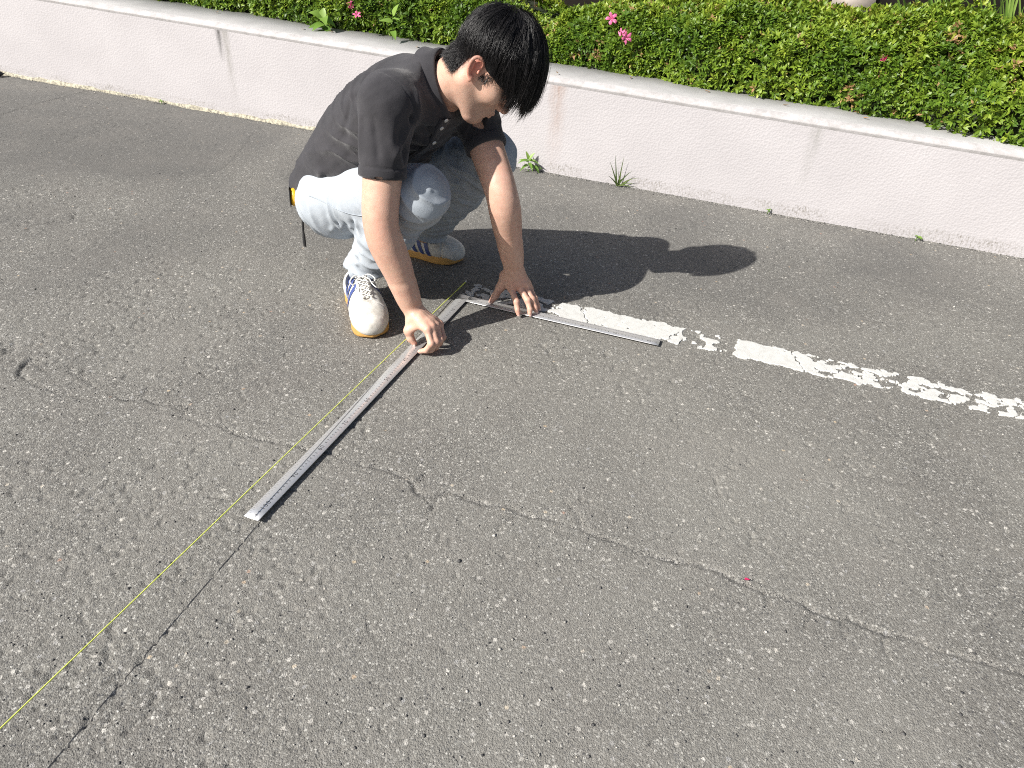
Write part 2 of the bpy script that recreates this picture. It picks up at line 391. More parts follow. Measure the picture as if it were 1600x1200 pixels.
# long crack gaps across the big flakes
for ca, tilt in ((.392, .5), (.66, -.8), (1.015, .4), (1.395, .3), (1.55, -.4)):
    dl = np.abs(A_ - ca - tilt * (C_ + .05) - (fbm(S, 40, 3, 5).reshape(A_.shape) - .5) * .05)
    fld = np.minimum(fld, (dl - 0.0028) * 40)
gxy = A_[..., None] * LV + C_[..., None] * LU
gzp = ground_low(gxy.reshape(-1, 2)).reshape(A_.shape) + 0.0026
V = []; F3 = []; F4 = []; F5 = []; cache = {}
ny_, nx_ = fld.shape
ins = fld > 0
cells = np.argwhere(ins[:-1, :-1] | ins[:-1, 1:] | ins[1:, :-1] | ins[1:, 1:])
def vid(key, p):
    k = cache.get(key)
    if k is None:
        k = cache[key] = len(V); V.append(p)
    return k
P3 = np.concatenate([gxy, gzp[..., None]], 2)
bound = []
for j, i in cells:
    cor = [(j, i), (j, i + 1), (j + 1, i + 1), (j + 1, i)]; poly = []; cut = []
    for q in range(4):
        a, b = cor[q], cor[(q + 1) % 4]
        fa, fb = fld[a], fld[b]
        if fa > 0: poly.append(vid(a, P3[a]))
        if (fa > 0) != (fb > 0):
            t = fa / (fa - fb); k = vid((min(a, b), max(a, b)), P3[a] + (P3[b] - P3[a]) * t); poly.append(k); cut.append((k, fa > 0))
    if len(poly) >= 3:
        (F3 if len(poly) == 3 else F4 if len(poly) == 4 else F5).append(poly[:5])
        if len(cut) == 2:
            e = [k for k, out in cut if out] + [k for k, out in cut if not out]
            if len(e) == 2: bound.append((e[0], e[1]))
V = np.array(V); nv = len(V)
lowV = V.copy(); lowV[:, 2] -= 0.004
sk = np.array([(b, a, a + nv, b + nv) for a, b in bound])
flips = []
m = Mat('worn_white_paint')
wc = m.mix(m.ramp(m.noise(60, 5, .7), [(0.45, 0.0), (0.72, 0.55)]), (0.58, 0.58, 0.555), (0.39, 0.385, 0.36))
wc = m.mix(m.ramp(m.vor(210).outputs['Distance'], [(0.0, .5), (0.16, 0.0)]), wc, (.22, .21, .2))
PAINT = m.set(wc, 0.75, m.bump(m.noise(420, 3, .7), 0.6, 0.0015))
line = mobj('white_line', np.concatenate([V, lowV]), [np.array(f) for f in (F3, F4, F5) if f] + [sk], PAINT, smooth=False)
tag(line, 'flaking white parking line painted on the asphalt', 'line', kind='structure')

# ================================================================== RETAINING WALL
WA = np.array([-2.864, 2.344, 0.0]); WD = np.array([.9407, -.3393, 0.0]); WN = np.array([.3393, .9407, 0.0])
UPZ = np.array([0, 0, 1.0])
def wp(s, t, z): return WA + np.asarray(s)[..., None] * WD + np.asarray(t)[..., None] * WN + np.asarray(z)[..., None] * UPZ
def wtop(s): return 0.4345 - 0.0165 * s                # lower edge of the coping band
SS = np.concatenate([[-6, -3, -1], np.arange(-.2, 5.9, .06), [6.5, 8, 11]])
wall = empty('retaining_wall', tuple(wp(np.array(2.5), np.array(0.), np.array(0.))))
tag(wall, 'low pinkish white stucco retaining wall with a concrete coping in front of the hedge', 'wall')
def strip(prof, name, mat, fm=None):
    """prof(s) -> list of (t,z) ; one strip along the wall"""
    rows = [prof(s) for s in SS]; k = len(rows[0])
    V = np.array([wp(np.array(s), np.array(t), np.array(z)) for s, r in zip(SS, rows) for t, z in r]) - np.array(wall.location)
    F = [(i * k + j, (i + 1) * k + j, (i + 1) * k + j + 1, i * k + j + 1) for i in range(len(SS) - 1) for j in range(k - 1)]
    fm_ = [fm[j] for i in range(len(SS) - 1) for j in range(k - 1)] if fm else None
    return mobj(name, V, np.array(F), mat, wall, smooth=False, fmat=fm_)
m = Mat('stucco')
sep = m.n('ShaderNodeSeparateXYZ'); m.l(m.co(), sep.inputs[0])
tex = m.vor(120, feature='F1'); n_w = m.noise(3.0, 4, .6); n_f = m.noise(240, 3, .6)
col = m.mix(m.ramp(n_w, [(0.35, 0.0), (0.75, 1.0)]), (0.412, 0.396, 0.404), (0.456, 0.440, 0.448))
# splash dirt close to the ground, run-off streaks below the coping
low = m.ramp(m.math('ADD', sep.outputs[2], m.math('MULTIPLY', m.noise(38, 6, .8, m.stretch(1, 1, .4)), -0.085)), [(-0.034, 1.0), (-0.006, 0.0)])
low = m.math('MULTIPLY', low, m.ramp(m.noise(3.2, 3, .6), [(.36, .12), (.62, 1.0)]))
col = m.mix(m.math('MULTIPLY', low, m.ramp(m.noise(170, 4, .75, m.stretch(1, 1, .5)), [(0.47, 0.0), (0.66, .9)])), col, (0.17, 0.155, 0.13))
def streak(xs, width, z0, z1, c, amt):
    global col
    p = wp(np.array(xs), np.array(0.), np.array(0.)) - np.array(wall.location)
    d = m.math('ABSOLUTE', m.math('SUBTRACT', m.math('ADD', sep.outputs[0], m.math('MULTIPLY', m.math('SUBTRACT', m.noise(14, 3), .5), width * .8)), float(p[0])))
    a = m.math('MULTIPLY', m.ramp(m.math('DIVIDE', d, width), [(0.0, 1.0), (1.0, 0.0)]), m.ramp(m.math('DIVIDE', m.math('SUBTRACT', sep.outputs[2], z0), z1 - z0), [(0.0, 0.0), (1.0, 1.0)]))
    a = m.math('MULTIPLY', m.math('MULTIPLY', a, amt), m.ramp(m.noise(60, 4, .7, m.stretch(1, 1, .2)), [(0.3, 0.2), (0.6, 1.0)]))
    col = m.mix(a, col, c)
streak(1.62, 0.020, .25, .37, (0.07, .068, .065), 1.15)
streak(1.66, 0.03, .02, .40, (0.26, .25, .235), 1.0)
streak(3.36, 0.045, .0, .40, (0.33, .25, .215), .95)
streak(4.40, 0.03, .10, .37, (0.27, .265, .25), .9)
streak(2.85, 0.05, .0, .40, (0.33, .31, .29), .6)
hh = m.math('ADD', m.math('MULTIPLY', tex.outputs['Distance'], 0.9), m.math('MULTIPLY', n_f, 0.35))
STUCCO = m.set(col, 0.9, m.bump(hh, 0.28, 0.004), spec=0.2)
m = Mat('coping_paint')
BAND = m.set(m.mix(m.ramp(m.noise(19, 6, .78), [(0.42, 0), (0.66, .95)]), (0.425, 0.412, 0.414), (0.31, 0.298, 0.292)), 0.8, m.bump(m.noise(90, 4, .6), 0.4, 0.004))
m = Mat('coping_concrete')
cc = m.mix(m.ramp(m.noise(9, 5, .65), [(0.35, 0), (0.7, 1)]), (0.385, 0.38, 0.375), (0.475, 0.47, 0.465))
cc = m.mix(m.ramp(m.noise(190, 3, .8), [(0.55, 0), (0.7, .5)]), cc, (0.28, 0.26, 0.24))
CONC = m.set(cc, 0.9, m.bump(m.noise(160, 4, .7), 0.5, 0.003))
strip(lambda s: [(0.0, z) for z in (-.12, .0, .1, .2, .3, wtop(s))], 'stucco_face', STUCCO)
strip(lambda s: [(0.004, wtop(s) - .02), (-0.004, wtop(s) - .001), (-0.0045, wtop(s) + .004), (0.024 + .003 * math.sin(s * 9), wtop(s) + .019), (0.03, wtop(s) + .0205), (0.34, wtop(s) + .022), (0.34, -.1)], 'coping', [BAND, CONC], [0, 0, 0, 1, 1, 1])
# mortar left along the foot of the wall
bag = Bag(); sg = np.arange(-.1, 5.8, .012)
w_ = 0.0025 * np.interp(sg, [2.5, 3.3], [1, .1]) + 0.018 * np.clip(fbm(np.stack([sg, sg * 0], 1), 5, 3, 4) - .35, 0, 1) * np.interp(sg, [0, 2.0, 2.9, 3.2, 6], [1.3, 1.3, .6, .2, .12])
top = np.interp(sg, [2.6, 3.4], [.003, -.004]) + np.interp(sg, [2.6, 3.4], [.012, .006]) * vnoise(np.stack([sg, sg * 0 + 2], 1), 16, 9)
k_ = sg < 3.0; sg, w_, top = sg[k_], w_[k_], top[k_]
rows = [wp(sg, 0 * sg - .0, top + .004), wp(sg, -w_ * .8, top), wp(sg, -w_, 0 * sg - .006)]
V = np.concatenate(rows) - np.array(wall.location); n = len(sg)
Q = [(a * n + i, (a + 1) * n + i, (a + 1) * n + i + 1, a * n + i + 1) for a in (0, 1) for i in range(n - 1)]
m = Mat('old_mortar')
MORT = m.set(m.mix(m.ramp(m.noise(70, 4, .7), [(0.4, 0), (0.62, 1)]), (0.46, 0.43, 0.33), (0.17, 0.155, 0.125)), 0.9, m.bump(m.noise(200), .5, .002))
mobj('mortar_edge', V, np.array(Q), MORT, wall)
# soil behind the wall
m = Mat('garden_soil'); SOIL = m.set(m.ramp(m.noise(40, 5, .7), [(0.3, (.03, .022, .015)), (0.7, (.09, .065, .045))]), 0.95, m.bump(m.noise(60, 5), .8, .02))
soil = mobj('soil', [wp(np.array(a), np.array(b), np.array(wtop(a) - .015)) for a, b in ((-6, .33), (11, .33), (11, 2.6), (-6, 2.6))], np.array([(0, 1, 2, 3)]), SOIL)
tag(soil, 'dark garden soil behind the retaining wall', 'soil', kind='structure')
# ================================================================== PLANTS
m = Mat('azalea_leaf')
tt = m.attr('tint').outputs['Fac']
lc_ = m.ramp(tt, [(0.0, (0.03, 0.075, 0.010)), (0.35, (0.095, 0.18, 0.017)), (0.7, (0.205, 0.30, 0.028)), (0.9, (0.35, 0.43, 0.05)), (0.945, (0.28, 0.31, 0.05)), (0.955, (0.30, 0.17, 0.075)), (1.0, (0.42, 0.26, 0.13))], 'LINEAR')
m.set(lc_, 0.46, spec=0.45)
tr = m.n('ShaderNodeBsdfTranslucent'); m.l(m.mix(.35, lc_, (0.30, 0.38, 0.03)), tr.inputs[0])
mx = m.n('ShaderNodeMixShader'); mx.inputs[0].default_value = 0.28
m.l(m.b.outputs[0], mx.inputs[1]); m.l(tr.outputs[0], mx.inputs[2]); m.l(mx.outputs[0], m.out.inputs[0])
LEAF = m.m
m = Mat('twig'); TWIG = m.set(m.ramp(m.noise(40), [(0.3, (.07, .048, .03)), (0.7, (.20, .155, .11))]), 0.85)
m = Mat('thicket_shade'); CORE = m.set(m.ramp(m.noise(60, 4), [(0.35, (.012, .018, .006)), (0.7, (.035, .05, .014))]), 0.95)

def leaves_at(C, axis, n_each, length, width, tint, spread=(0.5, 1.15)):
    """whorls of folded leaves: returns V (.,3), T, tint"""
    k = len(C)
    Cn = np.repeat(C, n_each, 0); ax = np.repeat(axis, n_each, 0); tn_ = np.repeat(tint, n_each) + rng.normal(0, .05, k * n_each)
    N = len(Cn)
    ref = rng.normal(size=(N, 3)); r = np.cross(ax, ref); r /= np.linalg.norm(r, axis=1)[:, None]
    th = rng.uniform(*spread, N)[:, None]
    d = ax * np.cos(th) + r * np.sin(th)                       # leaf direction
    up = ax * np.sin(th) - r * np.cos(th)                      # leaf normal (towards the axis)
    sd = np.cross(d, up)
    L = (rng.uniform(.65, 1.2, N) * length)[:, None]; W = (rng.uniform(.75, 1.2, N) * width)[:, None] * .5
    b = Cn + d * L * .06
    p0 = b; p1 = b + d * L * .52 + up * L * .03; p2 = b + d * L - up * L * .12
    l1 = b + d * L * .5 + sd * W + up * W * .35; r1_ = b + d * L * .5 - sd * W + up * W * .35
    V = np.stack([p0, l1, p1, r1_, p2], 1).reshape(-1, 3)
    o = np.arange(N)[:, None] * 5
    T = np.concatenate([o + [0, 2, 1], o + [0, 3, 2], o + [1, 2, 4], o + [2, 3, 4]])
    return V, T, np.repeat(np.clip(tn_, 0, 1), 5)

def hedge(name, label, s0, s1, topf, frontf, seed, dens, tint0):
    P0 = wp(np.array((s0 + s1) / 2), np.array(.4), np.array(wtop((s0 + s1) / 2) + .02))
    root = empty(name, tuple(P0))
    tag(root, label, 'hedge', 'clipped azalea hedge above the wall')
    # outline: for (s, angle) a surface point on a rounded section from the foot at the front over the top to the back
    def surf(s, a):
        zb = wtop(s) + .005; zt = topf(s); tf = frontf(s); tb = .86
        tc = (tf + tb) / 2; c, sn = np.cos(a), np.sin(a)
        e = 0.55
        t = tc - (tc - tf) * np.sign(c) * np.abs(c) ** e * (0.86 + .14 * np.sin(np.clip(a, 0, 3.14)))
        z = zb + .01 + (zt - zb) * np.abs(sn) ** .75
        # lumps
        q = np.stack([s * 1.0, t, z], -1).reshape(-1, 3)
        lump = (fbm(q, 7, 3, seed).reshape(s.shape) - .5)
        t = t - lump * .11 * np.clip(c + .3, 0, 1); z = z + lump * .15 * sn
        return t, z
    # added dark core: stops light leaking through, inner shade put into its colour
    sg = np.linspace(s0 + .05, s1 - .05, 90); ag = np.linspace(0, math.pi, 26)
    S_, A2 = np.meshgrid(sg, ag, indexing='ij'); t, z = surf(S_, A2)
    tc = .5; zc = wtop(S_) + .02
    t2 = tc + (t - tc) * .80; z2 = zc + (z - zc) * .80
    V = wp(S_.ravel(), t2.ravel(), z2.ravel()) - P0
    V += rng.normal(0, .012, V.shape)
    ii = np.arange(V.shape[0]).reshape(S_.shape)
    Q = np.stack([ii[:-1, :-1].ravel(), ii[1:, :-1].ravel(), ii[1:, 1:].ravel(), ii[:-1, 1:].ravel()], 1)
    mobj('shade_core', V, Q, CORE, root, smooth=False)
    # leaves
    n = int((s1 - s0) * dens)
    s = rng.uniform(s0, s1, n); a = np.where(rng.random(n) < .62, rng.uniform(-.02, 1.35, n), rng.uniform(1.0, 2.6, n)); a = np.clip(a, 0, 3.1)
    t, z = surf(s, a); zc = wtop(s) + .03
    dep = 1 - np.abs(rng.normal(0, .055, n)); t = tc + (t - tc) * dep; z = zc + (z - zc) * dep
    C3 = wp(s, t, z)
    nt, nz = -np.cos(a), np.sin(a) + .35
    ax = nt[:, None] * WN + nz[:, None] * UPZ + rng.normal(0, .45, (n, 3)); ax /= np.linalg.norm(ax, axis=1)[:, None]
    patch = vnoise(np.stack([s, t, z], 1), 9, seed + 3)
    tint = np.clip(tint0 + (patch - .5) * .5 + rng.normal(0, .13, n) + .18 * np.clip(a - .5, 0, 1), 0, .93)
    dead = (rng.random(n) < .012) | ((patch < .14) & (rng.random(n) < .25)); tint[dead] = rng.uniform(.965, 1, dead.sum())
    V, T, tv = leaves_at(C3 - P0, ax, 6, .0255, .0098, tint)
    fo = mobj('foliage', V, T, LEAF, root, smooth=False, attrs={'tint': tv}); tag(fo, kind='stuff')
    # bare twigs pushing out
    bag = Bag()
    for _ in range(int((s1 - s0) * 55)):
        ss = rng.uniform(s0, s1); aa = rng.uniform(.05, 2.2); tq, zq = surf(np.array([ss]), np.array([aa]))
        e = wp(ss, tq[0], zq[0]) + rng.normal(0, .012, 3); b = wp(ss + rng.normal(0, .05), tc + (tq[0] - tc) * .62, wtop(ss) + (zq[0] - wtop(ss)) * .55)
        bag.add(*tube(np.array([b, (b + e) / 2 + rng.normal(0, .01, 3), e]) - P0, [.0022, .0016, .0008], 4, False)[:2])
    tw = bag.obj('twigs', TWIG, root); tag(tw, kind='stuff')
    return root, P0, surf

HL, HLp, surfL = hedge('azalea_hedge', 'narrow azalea hedge behind the man, at the darker far end of the wall', .1, 3.17,
                       lambda s: np.interp(s, [0, 1, 2, 2.8, 3.17], [.62, .66, .68, .67, .55]), lambda s: np.interp(s, [0, 1.2, 2, 3.2], [.26, .255, .225, .21]) + 0 * s, 51, 4200, .42)
HR, HRp, surfR = hedge('azalea_hedge', 'thick glossy green azalea hedge overhanging the wall beyond the white line', 3.19, 6.3,
                       lambda s: np.interp(s, [3.19, 3.4, 3.7, 4.1, 4.40, 4.46, 4.75, 5.1, 6.3], [.52, .63, .665, .705, .675, .675, .725, .705, .70]),
                       lambda s: np.interp(s, [3.2, 3.7, 4.2, 4.7, 4.95, 5.1, 6.3], [.215, .195, .16, .14, .05, .03, .03]) + 0 * s, 77, 5600, .47)

# azalea flowers, parts of their hedge
m = Mat('azalea_petal')
pc = m.ramp(m.attr('tint').outputs['Fac'], [(0, (.80, .12, .32)), (.6, (.86, .24, .45)), (1, (.55, .03, .12))])
m.set(pc, .5); trp = m.n('ShaderNodeBsdfTranslucent'); m.l(pc, trp.inputs[0]); mx = m.n('ShaderNodeMixShader'); mx.inputs[0].default_value = .3
m.l(m.b.outputs[0], mx.inputs[1]); m.l(trp.outputs[0], mx.inputs[2]); m.l(mx.outputs[0], m.out.inputs[0]); PETAL = m.m
def flower(root, P0, s, t, z, size, face, tint, crumple=.0):
    c = wp(s, t, z) - P0; ax = np.array(face, float); ax /= np.linalg.norm(ax)
    u = np.cross(ax, [.2, .1, 1.]); u /= np.linalg.norm(u); w = np.cross(ax, u); bag = Bag()
    for k in range(5):
        th = k * 2 * math.pi / 5 + .3; d = math.cos(th) * u + math.sin(th) * w; sd = np.cross(ax, d)
        prof = [(0, .06, -.25), (.35, .22, -.02), (.7, .30, .12), (.95, .20, .10), (1.08, .05, .04)]
        V = []
        for r, wd, hgt in prof:
            j = rng.normal(0, .05 + crumple, 3) * size
            for q in (-1, 0, 1): V.append(c + (d * r + sd * wd * q + ax * (hgt - .07 * abs(q) + crumple * r)) * size + j * (r > .3))
        Q = [(i * 3 + q, (i + 1) * 3 + q, (i + 1) * 3 + q + 1, i * 3 + q + 1) for i in range(4) for q in range(2)]
        bag.add(np.array(V), np.array(Q), None, float(np.clip(tint + rng.normal(0, .08), 0, 1)))
    for k in range(5):
        d = ax + rng.normal(0, .25, 3); bag.add(*tube(np.array([c, c + d * size * .5, c + d * size * .8]), .0006, 4)[:2], None, 1.0)
    return bag.obj('flower', PETAL, root)
cdir = np.array((.1, -.85, .45))
flower(HL, HLp, 2.255, .19, .545, .017, cdir + (.3, 0, 0), .75, .2)
flower(HL, HLp, 2.298, .17, .513, .019, cdir + (0, 0, .6), .2)
flower(HR, HRp, 3.491, .24, .607, .024, cdir + (-.2, 0, -.1), .3)
flower(HR, HRp, 3.578, .185, .550, .023, cdir + (.2, 0, -.2), .35)
flower(HR, HRp, 3.548, .215, .560, .016, cdir + (-.5, 0, .2), .45, .15)
flower(HR, HRp, 4.558, .135, .592, .010, cdir, .9, .3)

# broad-leaved seedlings growing through the hedge, weeds at the wall foot, strap-leaved plant
m = Mat('broad_leaf')
bl = m.ramp(m.attr('tint').outputs['Fac'], [(0, (.07, .15, .025)), (.6, (.17, .30, .05)), (1, (.27, .40, .08))])
m.set(bl, .45); tr = m.n('ShaderNodeBsdfTranslucent'); m.l(bl, tr.inputs[0]); mx = m.n('ShaderNodeMixShader'); mx.inputs[0].default_value = .3
m.l(m.b.outputs[0], mx.inputs[1]); m.l(tr.outputs[0], mx.inputs[2]); m.l(mx.outputs[0], m.out.inputs[0]); BROAD = m.m
def blade(p, d, up, L, W, n=9, droop=.5, fold=.25, shape=0.5):
    p = np.asarray(p, float); d = np.asarray(d, float) / np.linalg.norm(d); up = np.asarray(up, float)
    up = up - d * (up @ d); up /= np.linalg.norm(up); sd = np.cross(d, up); V = []
    for i in range(n):
        x = i / (n - 1); w = W * .5 * (math.sin(math.pi * min(1, x ** shape)) ** .8 if 0 < x < 1 else 0.03)
        c = p + d * L * x - UPZ * droop * L * x * x
        for q in (-1, 0, 1): V.append(c + sd * w * q + up * (fold * w * abs(q)))
    Q = [(i * 3 + q, i * 3 + q + 1, (i + 1) * 3 + q + 1, (i + 1) * 3 + q) for i in range(n - 1) for q in range(2)]
    return np.array(V), np.array(Q)
def plant(name, label, cat, base, stems, group=None):
    """stems: list of (stem end offset, [leaf (frac, dir, length, width, droop, tint)])"""
    base = np.asarray(base, float); root = empty(name, tuple(base)); tag(root, label, cat, group)
    for end, lv in stems:
        end = np.asarray(end, float); st = np.array([[0, 0, -.004], end * .5 + rng.normal(0, .003, 3), end])
        bag = Bag(); bag.add(*tube(spline(st, 6), [.0018, .0017, .0016, .0014, .0012, .001], 5)[:2], None, .3); bag.obj('stem', BROAD, root)
        for fr, d, L, W, dr, ti in lv:
            bag = Bag(); V, Q = blade(end * fr, d, (0, -.5, 1), L * 1.4, W * 1.35, 9, dr); bag.add(V, Q, None, ti); bag.obj('leaf', BROAD, root)
    return root
plant('broadleaf_seedling', 'large light green broad-leaved seedling at the hedge foot, left of the man', 'seedling', wp(2.09, .20, wtop(2.09) + .02),
      [((0, -.01, .055), [(.3, (-.9, -.5, .25), .055, .034, .3, .45), (1, (-.8, -.2, .7), .06, .036, .4, .8), (1, (.3, -.7, .2), .062, .036, .5, .7), (.8, (.9, -.4, .3), .055, .034, .6, .55), (1, (.1, .2, .9), .045, .028, .3, .9), (.25, (.8, -.7, 0), .042, .03, .5, .25), (.5, (-.6, -.8, .05), .05, .03, .4, .6)])])
plant('broadleaf_seedling', 'three-leaved light green seedling poking out of the hedge beside the man\'s collar', 'seedling', wp(2.47, .185, wtop(2.47) + .03),
      [((.01, -.01, .10), [(.75, (-.9, -.4, .25), .048, .024, .2, .8), (1, (.45, -.2, .9), .05, .026, .15, .9), (.35, (.3, -.7, -.1), .04, .022, .4, .6), (.9, (.6, -.5, .1), .03, .016, .2, .7)])])
plant('leafy_weed', 'small leafy weed sprouting where the wall meets the asphalt by the man\'s knee', 'weed', wp(3.255, -.02, .0),
      [((0, -.01, .05), [(.9, (.8, -.4, .35), .042, .011, .5, .5), (.9, (-.8, -.5, .4), .045, .011, .5, .6), (1, (.1, -.8, .6), .04, .012, .5, .7), (1, (-.3, .1, .9), .035, .011, .2, .9), (1, (.5, .1, .8), .035, .011, .2, .8), (.5, (.9, -.5, .1), .046, .012, .6, .3), (.5, (-.7, -.8, .2), .04, .012, .5, .4), (.7, (.3, -.9, .2), .045, .012, .5, .5), (.8, (-.95, 0, .5), .038, .011, .4, .7), (.95, (.75, -.7, .5), .03, .01, .3, .8)]),
       ((.025, -.005, .02), [(1, (.9, -.3, .3), .03, .009, .5, .3), (1, (.6, -.8, .3), .03, .009, .5, .4)])])
m = Mat('grass_blade'); GRASS = m.set(m.ramp(m.attr('tint').outputs['Fac'], [(0, (.05, .09, .02)), (1, (.15, .20, .05))]), .5)
gb = wp(3.665, -.015, .0); groot = empty('grass_tuft', tuple(gb)); tag(groot, 'thin grass tuft growing at the foot of the wall above the white line', 'grass')
for d, L, dr in (((-.35, -.1, .9), .085, .1), ((-.15, -.1, 1), .10, .12), ((.05, -.1, 1), .09, .05), ((.35, -.2, .8), .085, .3), ((.5, -.3, .7), .08, .35), ((.6, -.3, .6), .07, .5), ((.25, -.4, .8), .06, .3), ((-.5, -.3, .7), .06, .2), ((.8, -.3, .35), .05, .3), ((-.1, -.5, .7), .05, .2)):
    bag = Bag(); V, Q = blade((rng.normal(0, .004), rng.normal(0, .004), -.002), d, (0, -1, .3), L * 1.6, .0065, 8, dr, .2, .35); bag.add(V, Q, None, rng.random()); bag.obj('blade', GRASS, groot)
for i, (s, n_l, lb) in enumerate(((1.18, 6, 'tiny weed at the foot of the wall, left of the dark streak'), (2.3, 7, 'small green weed at the wall foot just behind the man\'s back'), (4.30, 5, 'tiny sprig of weed at the foot of the wall under the grey streak'), (4.86, 6, 'small weed at the wall foot nearest the right edge'))):
    plant('small_weed', lb, 'weed', wp(s, -.012, .0), [((rng.normal(0, .004), -.004, .012), [(1, (rng.normal(), rng.normal() - .5, .5), rng.uniform(.010, .018), .005, .4, rng.uniform(.2, .8)) for _ in range(n_l)])])
# bright strap-leaved plant behind the hedge
for sx, lb in ((4.84, 'bright yellow-green plant with long arching leaves behind the hedge, in the corner'), (5.06, 'arching strap-leaved plant partly cut by the right edge of the frame')):
    sb = wp(sx, .62, wtop(sx) + .005); sroot = empty('strap_leaf_plant', tuple(sb)); tag(sroot, lb, 'plant', 'strap-leaved plants behind the hedge')
    for k in range(40):
        a = rng.uniform(0, 6.283); d = (math.cos(a) * .45, math.sin(a) * .45 - .30, rng.uniform(.75, 1.1)); bag = Bag()
        V, Q = blade((rng.normal(0, .04), rng.normal(0, .04), .0), d, (0, -.6, .6), rng.uniform(.52, .80), .020, 11, rng.uniform(.12, .38), .3, .4); bag.add(V, Q, None, rng.uniform(.5, 1)); bag.obj('leaf', BROAD, sroot)

# dead leaves lying on the coping
m = Mat('dead_leaf'); DEAD = m.set(m.ramp(m.attr('tint').outputs['Fac'], [(0, (.26, .13, .05)), (.6, (.42, .23, .10)), (1, (.55, .36, .18))]), .7)
DL = [(2.0, .15, 'dry brown dead leaf on the coping, just left of the large seedling'), (2.16, .17, 'orange-brown dead leaf on the coping under the large seedling'),
      (1.45, .20, 'dry dead leaf lying farthest along the coping at the far end of the hedge'), (2.62, .15, 'dead leaf on the coping right behind the man\'s back'),
      (3.33, .06, 'small dead leaf near the front edge of the coping by the man\'s hair'), (3.62, .19, 'curled dead leaf under the hedge below the lower pink flowers'),
      (3.96, .15, 'orange dead leaf on the coping above the head of the shadow'), (4.25, .13, 'brown dead leaf half under the hedge, second from the frame\'s right edge'),
      (4.55, .12, 'dry leaf on the coping under the small red bud, rightmost of the dead leaves')]
for s, t, lb in DL:
    V, Q = blade((0, 0, .002), (rng.normal(), rng.normal(), .05), (0, 0, 1), rng.uniform(.02, .034), rng.uniform(.009, .015), 6, -.15, .35); bag = Bag(); bag.add(V, Q, None, rng.random())
    o = bag.obj('dead_leaf', DEAD); o.location = tuple(wp(s, t, wtop(s) + .0225)); o.rotation_euler = (rng.normal(0, .15), rng.normal(0, .15), 0)
    tag(o, lb, 'leaf', 'dead leaves on the coping')
# red petal in the crack
bag = Bag(); V, Q = blade((0, 0, 0), (.9, -.4, .1), (0, 0, 1), .010, .007, 6, -.2, .4); bag.add(V, Q, None, 1.0)
o = bag.obj('fallen_petal', PETAL); o.location = (.6404, -1.0628, .004); tag(o, 'tiny red petal fallen into the asphalt crack', 'petal')
# stone at the wall foot
bag = Bag(); v = pv * np.array([.05, .035, .035]); bag.add(v, None, pt); 
st = bag.obj('stone', GRIT, smooth=False); st.location = (-2.83, 2.27, .012); tag(st, 'single grey stone at the far foot of the wall', 'stone')

# building behind the hedge: tiled plinth
broot_p = wp(3.4, 1.35, wtop(3.4)); broot = empty('building', tuple(broot_p)); tag(broot, 'beige tiled building plinth glimpsed behind the hedge', 'building')
m = Mat('building_render'); BREN = m.set(m.ramp(m.noise(12), [(0.3, (.05, .04, .032)), (0.7, (.08, .066, .052))]), .9)
m = Mat('plinth_tile'); TILE = m.set(m.mix(m.ramp(m.noise(30, 4), [(.4, 0), (.7, 1)]), (.27, .235, .20), (.34, .30, .255)), .55, m.bump(m.noise(120), .2, .002))
def wbox(lo, hi):
    V, Q = box_geo(lo, hi); return wp(V[:, 0], V[:, 1], V[:, 2]) - broot_p, Q
bag = Bag(); V, Q = wbox((-4, 1.35, .2), (10, 1.6, 3.2)); bag.add(V, Q); bag.obj('wall', BREN, broot, smooth=False)
proto = None
for r in range(3):
    for i in range(1, 2):
        s = 4.02 + i * .205 + (r % 2) * .1; z = .40 + r * .155
        if proto is None:
            V, Q = wbox((s, 1.325, z), (s + .2, 1.352, z + .15)); bag = Bag(); bag.add(V, Q); proto = bag.obj('tile', TILE, broot, smooth=False); s00, z00 = s, z
        else:
            o = proto.copy(); COL.objects.link(o); o.location = Vector(WD) * (s - s00) + Vector((0, 0, z - z00))
# ================================================================== CARPENTER'S SQUARE AND STRING
SU = np.array([-0.32371212, -0.94615562, 0.0]); SV = np.array([0.94615562, -0.32371212, 0.0])
m = Mat('brushed_steel')
bn = m.noise(900, 3, .6, m.stretch(1, .05, 1, (0, 0, math.radians(-18.9)))); sm = m.noise(14, 4, .6)
STEEL = m.set(m.mix(m.ramp(sm, [(0.4, 0), (0.7, .5)]), (0.74, 0.74, 0.74), (0.60, 0.60, 0.59)), m.ramp(sm, [(0.3, .26), (0.7, .42)]), m.bump(bn, .12, .001), metal=.66)
m = Mat('etched_black'); ETCH = m.set((0.035, 0.035, 0.037), .7)
sq = empty('carpenters_square', (0, 0, .006)); tag(sq, 'long steel carpenter\'s square with etched graduations, held flat on the asphalt', 'square')
Ll, Ls, Wl, Ws, TH = 1.0426, .6285, .0337, .0343, .0018
def lift(x, y):                     # the blade rides on high spots of the asphalt
    return 0.0035 * np.clip(x / Ll, 0, 1) ** 1.5 + 0.001 * np.sin(x * 7) * np.clip(x, 0, 1) + .0015 * np.clip(y / Ls, 0, 1)
def sqp(x, y, z): x = np.asarray(x, float); y = np.asarray(y, float); return x[..., None] * SU + y[..., None] * SV + (np.asarray(z) + lift(x, y))[..., None] * UPZ
